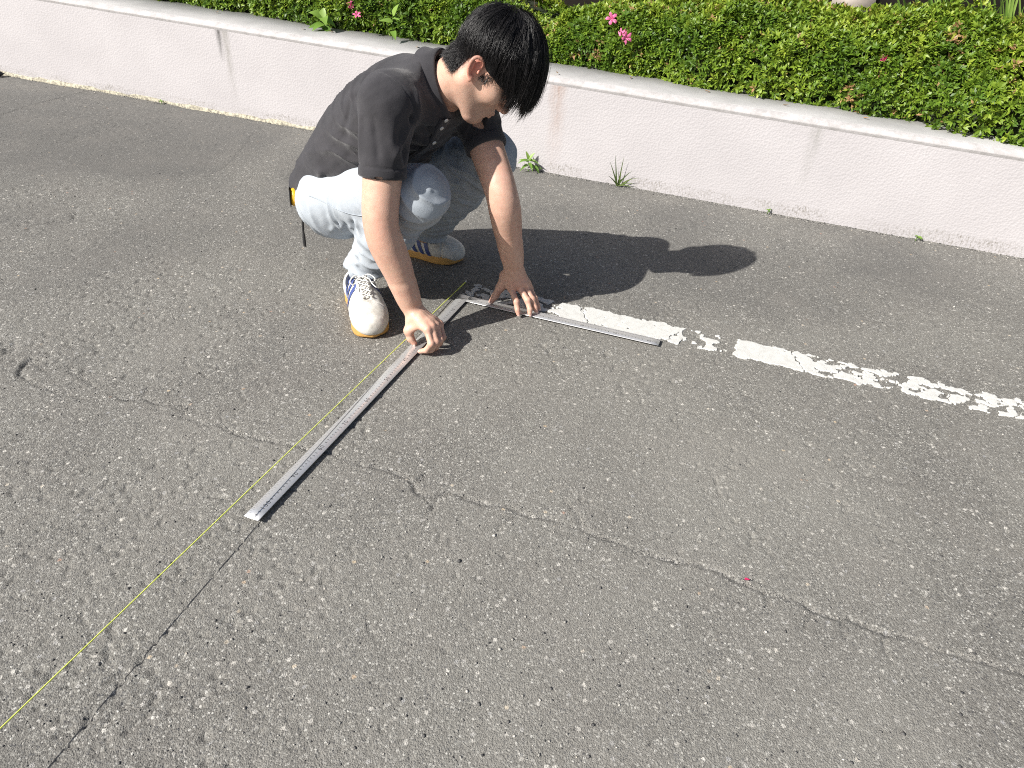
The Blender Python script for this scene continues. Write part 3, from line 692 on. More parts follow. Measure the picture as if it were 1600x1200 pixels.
def bladebar(x0, x1, y0, y1, n, along_x, name):
    """bevelled bar with subdivisions"""
    b = .0005
    V = []; us = np.linspace(0, 1, n)
    prof = [(0, b), (b, 0), (1, 0), (1.0, b), (1, TH - b), (1, TH), (0, TH), (0, TH - b)]
    for u in us:
        if along_x:
            x = x0 + (x1 - x0) * u
            sec = [(y0, b), (y0 + b, 0), (y1 - b, 0), (y1, b), (y1, TH - b), (y1 - b, TH), (y0 + b, TH), (y0, TH - b)]
            V += [sqp(x, y, z) for y, z in sec]
        else:
            y = y0 + (y1 - y0) * u
            sec = [(x0, b), (x0 + b, 0), (x1 - b, 0), (x1, b), (x1, TH - b), (x1 - b, TH), (x0 + b, TH), (x0, TH - b)]
            V += [sqp(x, y, z) for x, z in sec]
    Q = [(i * 8 + j, i * 8 + (j + 1) % 8, (i + 1) * 8 + (j + 1) % 8, (i + 1) * 8 + j) for i in range(n - 1) for j in range(8)]
    T = []
    for j in range(1, 7): T += [(0, j + 1, j), ((n - 1) * 8, (n - 1) * 8 + j, (n - 1) * 8 + j + 1)]
    if along_x: Q = [q[::-1] for q in Q]; T = [t[::-1] for t in T]
    return mobj(name, np.array(V), [np.array(Q), np.array(T)], STEEL, sq, smooth=False)
bladebar(0, Ll, 0, Wl, 40, True, 'blade')
bladebar(0, Ws, Wl + .0001, Ls, 26, False, 'tongue')
# etched numerals and ticks
_gl = {}
def glyph(ch):
    if ch not in _gl:
        cu = bpy.data.curves.new('g', 'FONT'); cu.body = ch; cu.size = 1.0; cu.resolution_u = 2
        ob = bpy.data.objects.new('g', cu); COL.objects.link(ob)
        dg = bpy.context.evaluated_depsgraph_get(); me = ob.evaluated_get(dg).to_mesh(); me.calc_loop_triangles()
        V = np.array([v.co[:] for v in me.vertices]); T = np.array([t.vertices[:] for t in me.loop_triangles]); wd = V[:, 0].max()
        ob.evaluated_get(dg).to_mesh_clear(); bpy.data.objects.remove(ob); bpy.data.curves.remove(cu)
        _gl[ch] = (V, T, wd)
    return _gl[ch]
bag = Bag()
def text(t, cx, cy, size, long_arm):
    adv = .62 * size; x0 = -adv * len(t) / 2
    for i, ch in enumerate(t):
        V, T, wd = glyph(ch); gx_ = x0 + i * adv + V[:, 0] * size; gy2 = (V[:, 1] - .36) * size
        if long_arm: p = sqp(cx - gx_, cy - gy2, TH + .0001)
        else: p = sqp(cx - gy2, cy + gx_, TH + .0001)
        bag.add(p, None, T)
for c in range(1, 104):
    x = c * .01
    if c % 10 == 0: text(str(c), x, .0205, .0150, True)
    elif c % 10 in (2, 3, 4, 5, 6, 7, 8): text(str(c % 10), x, .0205, .0085, True)
for c in range(1, 63):
    if c % 10 == 0: text(str(c), .021, c * .01, .0105, False)
    elif c % 10 in (1, 2, 3, 4, 5, 6, 7, 8): text(str(c % 10), .021, c * .01, .0068, False)
nm = bag.obj('numerals', ETCH, sq, smooth=False); tag(nm, kind='stuff')
bag = Bag()
for k in range(2, 208):
    x = k * .005; l = .008 if k % 2 == 0 else .005; w = .00016
    p = sqp([x - w, x + w, x + w, x - w], [.0007, .0007, .0007 + l, .0007 + l], TH + .00012); bag.add(p, [(0, 3, 2, 1)][:1])
for k in range(8, 125):
    y = k * .005; l = .008 if k % 2 == 0 else .005; w = .00016
    p = sqp([.0007, .0007, .0007 + l, .0007 + l], [y - w, y + w, y + w, y - w], TH + .00012); bag.add(p, [(0, 1, 2, 3)][:1])
tk = bag.obj('tick_marks', ETCH, sq, smooth=False); tag(tk, kind='stuff')

# taut fluorescent chalk string, pinned at the corner and rising towards the viewer
m = Mat('fluorescent_string'); STR = m.set(m.mix(m.ramp(m.noise(2200, 2), [(.4, 0), (.6, 1)]), (.66, .74, .10), (.78, .83, .18)), .7)
a = np.array([.0095, .094, .003]); b = np.array([-.505, -1.469, .0695]); d = b - a
pts = np.array([a, a + d * .006, a + d * .05] + [a + d * k for k in np.linspace(.1, 1.6, 24)])
rad = [.0016, .0024] + [.0011] * 25
bag = Bag(); bag.add(*tube(pts, rad, 7)); o = bag.obj('marking_string', STR); tag(o, 'taut fluorescent yellow marking string running past the square', 'string')
bag = Bag(); bag.add(*tube(np.array([a + (0, 0, .004), a + (.001, .001, -.01)]), [.0022, .0016], 8)); o = bag.obj('anchor_nail', STEEL); tag(o, 'small nail pinning the end of the yellow string to the asphalt', 'nail')
# ================================================================== PERSON
A3 = lambda *p: np.array(p, float)
def unit(v): v = np.asarray(v, float); return v / np.linalg.norm(v)

class Field:
    """signed distance field on a grid, meshed with surface nets"""
    def __init__(s, lo, hi, h):
        s.lo = np.array(lo, np.float32); s.h = h; s.n = np.ceil((np.array(hi) - lo) / h).astype(int) + 1
        s.D = np.full(s.n, 0.5, np.float32)
    def sub(s, lo, hi):
        a = np.clip(np.floor((np.array(lo) - s.lo) / s.h).astype(int), 0, s.n); b = np.clip(np.ceil((np.array(hi) - s.lo) / s.h).astype(int) + 1, 0, s.n)
        sl = tuple(slice(x, y) for x, y in zip(a, b))
        ax = [(s.lo[i] + s.h * np.arange(a[i], b[i], dtype=np.float32)) for i in range(3)]
        return sl, (ax[0][:, None, None], ax[1][None, :, None], ax[2][None, None, :])
    @staticmethod
    def smin(a, b, k):
        if k <= 0: return np.minimum(a, b)
        hh = np.clip(0.5 + 0.5 * (b - a) / k, 0, 1); return b + (a - b) * hh - k * hh * (1 - hh)
    def _put(s, lo, hi, fn, k, op):
        sl, P = s.sub(np.array(lo) - k - .02, np.array(hi) + k + .02)
        if any(x.stop <= x.start for x in sl): return
        d = fn(P)
        if op == 'u': s.D[sl] = s.smin(s.D[sl], d, k)
        elif op == 's': s.D[sl] = -s.smin(-s.D[sl], d, k)
    def cap(s, a, b, ra, rb, k=.01, flat=None, op='u'):
        a = np.asarray(a, np.float32); b = np.asarray(b, np.float32); r = max(ra, rb) * (max(1, flat[1]) if flat else 1)
        def fn(P):
            d = b - a; L2 = float(d @ d) + 1e-12
            q = [P[i] - a[i] for i in range(3)]
            t = np.clip((q[0] * d[0] + q[1] * d[1] + q[2] * d[2]) / L2, 0, 1)
            q = [q[i] - t * d[i] for i in range(3)]
            r2 = q[0] ** 2 + q[1] ** 2 + q[2] ** 2
            if flat is not None:
                w = np.asarray(flat[0], np.float32); w = w / np.linalg.norm(w); c = q[0] * w[0] + q[1] * w[1] + q[2] * w[2]
                r2 = r2 + (1 / flat[1] ** 2 - 1) * c * c
            return np.sqrt(r2) - (ra + (rb - ra) * t)
        s._put(np.minimum(a, b) - r, np.maximum(a, b) + r, fn, k, op)
    def ell(s, c, axes, r, k=.01, op='u'):
        c = np.asarray(c, np.float32); axes = np.asarray(axes, np.float32); r = np.asarray(r, np.float32); R = float(r.max())
        def fn(P):
            q = [P[i] - c[i] for i in range(3)]
            u = [(q[0] * axes[j, 0] + q[1] * axes[j, 1] + q[2] * axes[j, 2]) for j in range(3)]
            k0 = np.sqrt(sum((u[j] / r[j]) ** 2 for j in range(3))); k1 = np.sqrt(sum((u[j] / r[j] ** 2) ** 2 for j in range(3)))
            return k0 * (k0 - 1) / (k1 + 1e-6)
        s._put(c - R, c + R, fn, k, op)
    def loft(s, st, k=.01, op='u', n=14):
        """st: list of (center, lateral axis, depth axis, a, b); smooth tube through the stations"""
        cs = spline([q[0] for q in st], n).astype(np.float32); us = spline([q[1] for q in st], n); vs = spline([q[2] for q in st], n)
        ab = spline([(q[3], q[4], 0) for q in st], n); R = float(ab.max())
        def fn(P):
            best = None
            for i in range(n - 1):
                c0, c1 = cs[i], cs[i + 1]; d = c1 - c0; L2 = float(d @ d); q = [P[j] - c0[j] for j in range(3)]
                t = np.clip((q[0] * d[0] + q[1] * d[1] + q[2] * d[2]) / L2, 0, 1); q = [q[j] - t * d[j] for j in range(3)]
                U = unit(us[i] + us[i + 1]).astype(np.float32); W = unit(vs[i] + vs[i + 1]).astype(np.float32)
                x = q[0] * U[0] + q[1] * U[1] + q[2] * U[2]; y = q[0] * W[0] + q[1] * W[1] + q[2] * W[2]
                rest = q[0] ** 2 + q[1] ** 2 + q[2] ** 2 - x * x - y * y
                a = ab[i, 0] + (ab[i + 1, 0] - ab[i, 0]) * t; b = ab[i, 1] + (ab[i + 1, 1] - ab[i, 1]) * t
                e = (np.abs(x / a) ** 2.3 + np.abs(y / b) ** 2.3) ** (1 / 2.3); d1 = (e - 1) * np.minimum(a, b)
                d1 = (np.sqrt(np.maximum(rest, 0) + np.maximum(d1, 0) ** 2) + np.minimum(d1, 0)).astype(np.float32)
                best = d1 if best is None else np.minimum(best, d1)
            return best
        s._put(cs.min(0) - R, cs.max(0) + R, fn, k, op)
    def plane(s, p, n, k=0, lo=None, hi=None):
        """cut away the half-space on the side n points to (inside a box if given)"""
        n = unit(n).astype(np.float32); p = np.asarray(p, np.float32)
        if lo is None: lo, hi = s.lo, s.lo + s.n * s.h
        sl, P = s.sub(lo, hi)
        d = (P[0] - p[0]) * n[0] + (P[1] - p[1]) * n[1] + (P[2] - p[2]) * n[2]
        s.D[sl] = -s.smin(-s.D[sl], -d, k)
    def mesh(s, relax=1):
        D = s.D; S = D < 0; n = np.array(D.shape) - 1
        c = np.zeros(n, np.int8)
        for i in (0, 1):
            for j in (0, 1):
                for k in (0, 1): c += S[i:n[0] + i, j:n[1] + j, k:n[2] + k]
        act = (c > 0) & (c < 8); ijk = np.argwhere(act); idx = np.full(n, -1, np.int32); idx[act] = np.arange(len(ijk))
        pos = np.zeros((len(ijk), 3), np.float64); cnt = np.zeros(len(ijk))
        for ax in range(3):
            o1, o2 = [(1, 2), (0, 2), (0, 1)][ax]
            for b1 in (0, 1):
                for b2 in (0, 1):
                    q = ijk.copy(); q[:, o1] += b1; q[:, o2] += b2; q2 = q.copy(); q2[:, ax] += 1
                    a = D[tuple(q.T)]; b = D[tuple(q2.T)]; m_ = (a < 0) != (b < 0)
                    t = np.where(m_, a / np.where(m_, a - b, 1), 0)
                    p = q.astype(float); p[:, ax] += t; pos[m_] += p[m_]; cnt[m_] += 1
        V = pos / cnt[:, None] * s.h + s.lo; Q = []
        for ax in range(3):
            o1, o2 = [(1, 2), (2, 0), (0, 1)][ax]
            sl0 = [slice(None)] * 3; sl1 = [slice(None)] * 3; sl0[ax] = slice(0, -1); sl1[ax] = slice(1, None)
            e = np.argwhere(S[tuple(sl0)] != S[tuple(sl1)])
            e = e[(e[:, o1] > 0) & (e[:, o2] > 0) & (e[:, o1] < n[o1]) & (e[:, o2] < n[o2])]
            if not len(e): continue
            ins = S[tuple(e.T)]
            def g(d1, d2): q = e.copy(); q[:, o1] -= d1; q[:, o2] -= d2; return idx[tuple(q.T)]
            f = np.stack([g(1, 1), g(0, 1), g(0, 0), g(1, 0)], 1); f[~ins] = f[~ins][:, ::-1]; Q.append(f)
        Q = np.concatenate(Q)
        for _ in range(relax): V = relax_mesh(V, Q)
        return V, Q

def relax_mesh(V, Q, w=.5):
    S = np.zeros_like(V); c = np.zeros(len(V))
    for a, b in ((0, 1), (1, 2), (2, 3), (3, 0)):
        np.add.at(S, Q[:, a], V[Q[:, b]]); np.add.at(c, Q[:, a], 1)
        np.add.at(S, Q[:, b], V[Q[:, a]]); np.add.at(c, Q[:, b], 1)
    return V + w * (S / np.maximum(c, 1)[:, None] - V)

def normals(V, Q):
    n = np.cross(V[Q[:, 2]] - V[Q[:, 0]], V[Q[:, 3]] - V[Q[:, 1]]); N = np.zeros_like(V)
    for j in range(4): np.add.at(N, Q[:, j], n)
    return N / (np.linalg.norm(N, axis=1)[:, None] + 1e-12)

def fold(V, N, a, b, depth, width, wob=0.0, seed=0):
    """press a crease (depth<0) or raise a ridge along the segment a-b"""
    a = np.asarray(a, float); b = np.asarray(b, float); d = b - a; L2 = d @ d
    q = V - a
    if wob: q = q + (np.stack([vnoise(V, 22, seed + i) for i in range(3)], 1) - .5) * wob
    t = np.clip(q @ d / L2, 0, 1); r = np.linalg.norm(q - t[:, None] * d, axis=1)
    g = np.exp(-(r / width) ** 2) * np.sin(np.pi * np.clip(t * .9 + .05, 0, 1)) ** .5
    return V + N * (depth * g)[:, None]

def ridges(V, axis, f_across, f_along, seed, sharp=2.5, warp=.012):
    """thin cloth ridges that run square to axis: 0..1"""
    axis = unit(axis); Vw = V + (np.stack([vnoise(V, 18, seed + 50 + i) for i in range(3)], 1) - .5) * warp * 2
    u = Vw @ axis; rest = Vw - u[:, None] * axis
    n = vnoise(rest * f_along + axis * (u * f_across)[:, None], 1.0, seed)
    return (1 - np.abs(2 * n - 1)) ** sharp

# ---- skeleton, metres, standing on the asphalt
RA, RK, RH = A3(-.281, -.038, .092), A3(-.096, -.185, .386), A3(-.370, .040, .278)
LA, LK, LH = A3(-.136, .230, .100), A3(.066, .106, .400), A3(-.268, .200, .278)
RS, RE, RW = A3(-.164, -.217, .615), A3(-.176, -.282, .338), A3(-.106, -.264, .094)
LS, LE, LW = A3(.018, .060, .571), A3(.119, -.105, .372), A3(.162, -.058, .138)
LAT = unit(LS - RS + (LH - RH)); AXIS = unit((RS + LS) / 2 - (RH + LH) / 2); LAT = unit(LAT - AXIS * (LAT @ AXIS))
DORS = unit(np.cross(AXIS, LAT)); 
HF = unit(A3(.655, -.02, -.755)); HL_ = unit(A3(.06, .99, -.06)); HL_ = unit(HL_ - HF * (HL_ @ HF)); HU = unit(np.cross(HF, HL_))
HE = A3(.050, -.118, .698)
HAX = np.stack([HF, HL_, HU])
def hp(x, y, z): return HE + HF * x + HL_ * y + HU * z
NB = A3(-.045, -.072, .634)
PC = (RH + LH) / 2; SC = (RS + LS) / 2

# ---- materials
m = Mat('skin')
ti = m.attr('tint').outputs['Fac']; st_ = m.attr('stubble').outputs['Fac']
sk = m.mix(m.ramp(m.noise(55, 4, .6), [(0.35, 0), (0.7, 1)]), (0.54, 0.348, 0.258), (0.63, 0.425, 0.322))
sk = m.mix(m.ramp(m.noise(17, 4, .65), [(.45, 0), (.75, .38)]), sk, (0.60, 0.31, 0.245))
sk = m.mix(ti, sk, (0.62, 0.235, 0.17))
sk = m.mix(m.math('MULTIPLY', st_, m.ramp(m.noise(420, 2), [(0.35, .5), (0.6, 1)])), sk, (0.14, 0.10, 0.085))
SKIN = m.set(sk, m.ramp(m.noise(160, 3), [(0.3, .42), (0.7, .58)]), m.bump(m.math('ADD', m.math('ADD', m.noise(520, 3), m.math('MULTIPLY', m.noise(70, 3), 1.6)), m.math('MULTIPLY', m.vor(330).outputs['Distance'], .6)), .2, .0013), spec=.45)
m.b.inputs['Subsurface Weight'].default_value = .12; m.b.inputs['Subsurface Radius'].default_value = (.9, .35, .2); m.b.inputs['Subsurface Scale'].default_value = .006
m = Mat('black_pique')
wv = m.noise(1400, 1, .5); fd = m.noise(16, 4, .6)
SHIRT = m.set(m.mix(m.ramp(fd, [(.35, 0), (.7, 1)]), (0.031, 0.030, 0.034), (0.045, 0.043, 0.048)), .82, m.bump(m.math('ADD', wv, m.math('MULTIPLY', m.noise(75, 4, .6), 1.5)), .45, .0016), spec=.22)
m.b.inputs['Sheen Weight'].default_value = .22; m.b.inputs['Sheen Roughness'].default_value = .45
m = Mat('pale_denim')
dn = m.noise(1500, 2, .6, m.stretch(1, 1, .4)); fd = m.noise(22, 4, .65)
JEANS = m.set(m.mix(m.ramp(fd, [(.3, 0), (.75, 1)]), (0.35, 0.387, 0.428), (0.395, 0.432, 0.47)), .88, m.bump(m.math('ADD', dn, m.math('MULTIPLY', m.noise(90, 4), .5)), .4, .0014), spec=.2)
m = Mat('black_hair')
hn = m.attr('tint').outputs['Fac']
HAIR = m.set(m.ramp(hn, [(0, (.004, .004, .005)), (.8, (.010, .009, .010)), (1, (.024, .021, .021))]), .40, spec=.42)
m.b.inputs['Anisotropic'].default_value = .4
m = Mat('white_button'); BTN = m.set((.62, .61, .58), .35)
m = Mat('white_leather')
wl_ = m.mix(m.ramp(m.noise(28, 6, .75), [(.38, 0), (.70, .95)]), (.70, .69, .65), (.45, .43, .375))
LEATH = m.set(wl_, .55, m.bump(m.noise(300, 4), .25, .0015))
m = Mat('navy_stripe'); NAVY = m.set(m.mix(m.ramp(m.noise(80, 4), [(.4, 0), (.7, .5)]), (.045, .07, .22), (.09, .12, .27)), .5)
m = Mat('gum_sole'); GUM = m.set(m.mix(m.ramp(m.noise(60, 5, .7), [(.4, 0), (.7, .6)]), (.60, .34, .10), (.40, .22, .07)), .6, m.bump(m.noise(150), .3, .002))
m = Mat('lace'); LACE = m.set((.74, .73, .70), .8, m.bump(m.noise(1500), .3, .001))

# ---- skin body: head and neck, arms with hands, hidden trunk and legs
BV = []; BQ = []; BT = []; BS = []; bn_ = 0
def body_add(V, Q, tint, stub):
    global bn_
    BV.append(V); BQ.append(Q + bn_); BT.append(tint); BS.append(stub); bn_ += len(V)

# head
F_ = Field(HE - .19, HE + A3(.19, .17, .19), .0022)
F_.cap(NB - AXIS * .05, hp(-.010, 0, -.035), .064, .054, .02)
F_.ell(hp(.016, 0, .052), HAX, (.088, .076, .086), .01)
F_.ell(hp(.042, 0, -.012), HAX, (.056, .061, .082), .03)
F_.ell(hp(-.004, 0, -.005), HAX, (.064, .066, .06), .03)
for sy in (-1, 1):
    F_.cap(hp(.004, sy * .053, -.038), hp(.070, sy * .026, -.086), .016, .017, .028)
    F_.ell(hp(.062, sy * .043, -.008), HAX, (.030, .024, .026), .02)
    F_.cap(hp(.088, sy * .012, .036), hp(.074, sy * .046, .036), .011, .009, .014)
    F_.ell(hp(.094, sy * .031, .017), HAX, (.014, .017, .011), .010, op='s')
    F_.ell(hp(.0805, sy * .031, .016), HAX, (.0125, .0145, .0115), .004)
F_.ell(hp(.082, 0, -.086), HAX, (.022, .026, .020), .022)
F_.ell(hp(.082, 0, -.050), HAX, (.026, .031, .030), .02)
F_.cap(hp(.094, 0, .026), hp(.118, 0, -.014), .009, .0115, .012)
F_.ell(hp(.1175, 0, -.0165), HAX, (.0125, .0125, .0105), .006)
for sy in (-1, 1): F_.ell(hp(.108, sy * .0125, -.0205), HAX, (.011, .0085, .008), .005); F_.ell(hp(.1125, sy * .0065, -.0275), HAX, (.006, .0038, .003), .003, op='s')
for sy in (-1, 1):
    F_.cap(hp(.1085, 0, -.0455), hp(.098, sy * .022, -.0500), .0058, .003, .004)
    F_.cap(hp(.1065, 0, -.0560), hp(.097, sy * .020, -.0525), .0062, .003, .004)
    F_.cap(hp(.1110, 0, -.0508), hp(.099, sy * .023, -.0515), .0016, .0012, .003, op='s')
F_.cap(hp(.104, -.012, -.067), hp(.104, .012, -.067), .004, .004, .008, op='s')
# ears, leaning back a little
for sy in (-1, 1):
    ca, sa, es = math.cos(.42), math.sin(.42), .86
    EF, EU = HF * ca + HU * sa, HU * ca - HF * sa; EAX = np.stack([EF, HL_, EU])
    def ear(x, z, o=0.0): return hp(-.004, sy * (.0755 + o), .002) + EF * (x * es * .9) + EU * (z * es)
    F_.ell(ear(0, .002, -.002), np.stack([unit(EF + HL_ * sy * -.35), unit(HL_ * sy + EF * .35), EU]), (.0155, .0065, .026), .006)
    rim = [ear(.012, .006, .002), ear(.014, .022, .004), ear(.006, .032, .009), ear(-.008, .033, .013), ear(-.018, .024, .015), ear(-.021, .008, .015), ear(-.018, -.008, .013), ear(-.010, -.020, .010)]
    rim = spline(rim, 16)
    for p, q in zip(rim[:-1], rim[1:]): F_.cap(p, q, .0036, .0036, .0035)
    F_.ell(ear(-.003, -.026, .007), EAX, (.0072, .0046, .0092), .005)
    F_.ell(ear(.000, .002, .012), EAX, (.0078, .0075, .0122), .004, op='s')
    F_.cap(ear(-.010, .018, .010), ear(-.011, -.012, .010), .0034, .003, .003)
    F_.ell(ear(.0115, -.002, .006), EAX, (.0036, .004, .0055), .003)
V, Q = F_.mesh(1)
lx, ly, lz = [(V - HE) @ a for a in HAX]
tint = 1.0 * np.exp(-(((np.abs(ly) - .085) / .016) ** 2 + ((lx + .008) / .024) ** 2 + ((lz - .004) / .034) ** 2)) + .18 * np.exp(-((lx - .118) / .02) ** 2 - ((lz + .015) / .02) ** 2) + .25 * np.exp(-((lx - .105) / .012) ** 2 - ((lz + .051) / .008) ** 2 - (ly / .022) ** 2)
stub = np.clip((-.030 - lz + .10 * (lx - .02)) / .02, 0, 1) * np.clip((lx + .005) / .02, 0, 1) * np.clip((lz + .135) / .03, 0, 1) * .36
brow = np.exp(-((lz - .040) / .006) ** 2) * (np.abs(np.abs(ly) - .032) < .022) * (lx > .05)
nape = np.clip((-.018 - lx) / .015, 0, 1) * np.clip((lz + .062 + (vnoise(V, 120, 3) - .5) * .02) / .03, 0, 1) * .95
body_add(V, Q, np.clip(tint + .10, 0, 1), np.clip(stub + brow + nape, 0, 1))

# arms and hands
def hand(Fd, W, fore, fingers, thumb, back, palm_w, palm_t=.0145):
    """fingers: four chains [MCP, PIP, DIP, TIP]; thumb: [CMC, MCP, IP, TIP]; back: outward normal of the hand's back"""
    M_ = [f[0] for f in fingers]
    for i, q in enumerate(M_):
        base = W + (q - W) * .16 + (M_[i] - (M_[1] + M_[2]) / 2) * .32
        Fd.cap(base, q, palm_t * 1.12, palm_t * (.78 if i < 3 else .70), .014, flat=(back, .92))
    for i in range(3): Fd.cap((M_[i] * .8 + W * .2), (M_[i + 1] * .8 + W * .2), palm_t * .82, palm_t * .80, .012)
    rs = [(.0098, .0088, .0078, .0068), (.0102, .0092, .0080, .0070), (.0096, .0086, .0076, .0066), (.0085, .0075, .0067, .0059)]
    for f, r in zip(fingers, rs):
        for j in range(3): Fd.cap(f[j], f[j + 1], r[j], r[j + 1], .0035)
        Fd.ell(f[1] + back * .0012, np.eye(3), (r[1] * 1.06,) * 3, .004); Fd.ell(f[0] + back * .002, np.eye(3), (r[0] * 1.10,) * 3, .006)
    for i, q in enumerate(M_): Fd.cap(W + (q - W) * .40 + (M_[i] - M_[1]) * .10 + back * .0135, q + back * .0075, .0026, .0032, .007)   # tendons
    r = (.0155, .0122, .0105, .0082)
    for j in range(3): Fd.cap(thumb[j], thumb[j + 1], r[j], r[j + 1], .006)
    Fd.cap(thumb[0], (W + M_[0]) / 2, .016, .014, .012)
    Fd.cap(thumb[1], M_[0] * .55 + thumb[0] * .45, .0085, .0095, .012)

def arm(S_, E_, W_, r):
    lo = np.minimum(np.minimum(S_, E_), W_) - .13; hi = np.maximum(np.maximum(S_, E_), W_) + .13
    Fd = Field(lo, hi, .0025)
    C_ = spline([S_, S_ + (E_ - S_) * .5, E_, E_ + (W_ - E_) * .5, W_], 25)
    rr = np.interp(np.linspace(0, 1, 25), [0, .2, .42, .5, .60, .72, .86, 1.0], np.array([.045, .046, .0425, .0405, .0420, .0385, .0300, .0265]) * r)
    for i in range(23): Fd.cap(C_[i], C_[i + 1], rr[i], rr[i + 1], .012)
    return Fd
# right arm: hand pinching the blade
Fr = arm(RS, RE, RW, 1.0)
rback = unit(A3(.30, -.25, .9)); rwid = unit(A3(.55, .83, 0))
Fr.cap(RE + (RW - RE) * .68, RW + (RW - RE) * .02, .0335, .0265, .015, flat=(rback, .80))
o_ = A3(.0105, .0150, -.0015)
Rf = [[A3(-.057, -.336, .074), A3(-.044, -.360, .046), A3(-.058, -.357, .023), A3(-.074, -.347, .0125)],
      [A3(-.057, -.338, .077) + o_, A3(-.043, -.364, .047) + o_, A3(-.055, -.363, .022) + o_, A3(-.069, -.356, .0115) + o_],
      [A3(-.058, -.337, .074) + o_ * 2, A3(-.044, -.362, .045) + o_ * 2, A3(-.055, -.362, .021) + o_ * 2, A3(-.068, -.354, .0115) + o_ * 2],
      [A3(-.061, -.331, .068) + o_ * 3, A3(-.049, -.354, .042) + o_ * 3, A3(-.057, -.354, .021) + o_ * 3, A3(-.066, -.348, .0110) + o_ * 3]]
Rt = [A3(-.104, -.289, .076), A3(-.112, -.306, .050), A3(-.107, -.309, .028), A3(-.097, -.312, .0155)]
hand(Fr, RW, None, Rf, Rt, rback, None)
V, Q = Fr.mesh(1)
def knuckle_tint(V, fingers, thumb):
    t = np.zeros(len(V))
    for f in fingers + [thumb]:
        for j, (a, w) in enumerate(((.30, .012), (.30, .010), (.18, .008), (.45, .010))): t = np.maximum(t, a * np.exp(-(np.linalg.norm(V - f[j], axis=1) / w) ** 2))
    return t
el = .22 * np.exp(-(np.linalg.norm(V - (RE + A3(-.02, -.03, 0)), axis=1) / .05) ** 2)
body_add(V, Q, np.maximum(knuckle_tint(V, Rf, Rt), el) + .10, np.zeros(len(V)))
# left arm: spread fingers pressing the tongue down
Fl = arm(LS, LE, LW, .97)
lback = unit(A3(.15, -.55, .8))
Fl.cap(LE + (LW - LE) * .68, LW + (LW - LE) * .02, .0325, .0262, .015, flat=(unit(A3(0, -1, .2)), .80))
Lf = [[A3(.158, -.066, .071), A3(.1745, -.098, .046), A3(.1800, -.110, .026), A3(.1830, -.114, .0155)],
      [A3(.181, -.059, .074), A3(.2080, -.091, .049), A3(.2165, -.105, .028), A3(.2175, -.111, .0155)],
      [A3(.200, -.047, .070), A3(.2220, -.078, .047), A3(.2320, -.088, .026), A3(.2360, -.092, .0150)],
      [A3(.213, -.033, .060), A3(.2310, -.060, .040), A3(.2400, -.068, .022), A3(.2440, -.071, .0130)]]
Lt = [A3(.139, -.050, .105), A3(.1240, -.046, .062), A3(.1110, -.045, .034), A3(.1000, -.049, .0165)]
hand(Fl, LW, None, Lf, Lt, lback, None)
V, Q = Fl.mesh(1)
body_add(V, Q, knuckle_tint(V, Lf, Lt) + .12, np.zeros(len(V)))
# trunk and legs, under the clothes
Fb = Field(A3(-.62, -.36, .03), A3(.26, .45, .72), .008)
for a, b, ra, rb in ((RH, RK, .065, .045), (RK, RA, .045, .032), (LH, LK, .065, .045), (LK, LA, .045, .032), (RH, LH, .08, .08), (PC + DORS * .04, SC + DORS * .02, .085, .075), (RS, LS, .045, .045), (SC + DORS * .02, NB, .07, .056)): Fb.cap(a, b, ra, rb, .02)
V, Q = Fb.mesh(0); body_add(V, Q, np.zeros(len(V)), np.zeros(len(V)))
# nails
BODY_LOC = A3(-.21, .09, 0.0)
person = mobj('person', np.concatenate(BV) - BODY_LOC, np.concatenate(BQ), SKIN, attrs={'tint': np.concatenate(BT), 'stubble': np.concatenate(BS)})
person.location = tuple(BODY_LOC)
tag(person, 'person in black polo shirt and pale jeans squatting with both hands on the square', 'person')
def pobj(name, V, Q, mat, parent=None, **k):
    return mobj(name, np.asarray(V) - BODY_LOC, Q, mat, person if parent is None else parent, **k)
m = Mat('fingernail'); NAIL = m.set((.66, .43, .36), .3)
bag = Bag()
for f, bk, r in [(Lf[i], lback, (.0068, .0070, .0066, .0059)[i]) for i in range(4)] + [(Lt, unit(A3(-.3, -.6, .7)), .0082)] + [(Rf[0], unit(A3(-.2, -.9, .35)), .0068), (Rt, unit(A3(-.8, -.3, .4)), .0082)]:
    d = unit(f[3] - f[2]); b = unit(bk - d * (bk @ d)); s_ = np.cross(d, b); V = []
    for i in range(5):
        for j in range(5):
            u_ = (j - 2) / 2; x = -.0065 + .0125 * i / 4; ww = r * .78 * (1 if i < 4 else .8)
            V.append(f[3] + d * (x + .002 - .0012 * abs(u_)) + s_ * u_ * ww + b * (r * 1.04 * math.sqrt(max(.05, 1 - (.72 * u_) ** 2)) - .0005 * i))
    Q = [(i * 5 + j, i * 5 + j + 1, (i + 1) * 5 + j + 1, (i + 1) * 5 + j) for i in range(4) for j in range(4)]
    o = mobj('fingernail', np.array(V) - BODY_LOC, np.array(Q), NAIL, person)
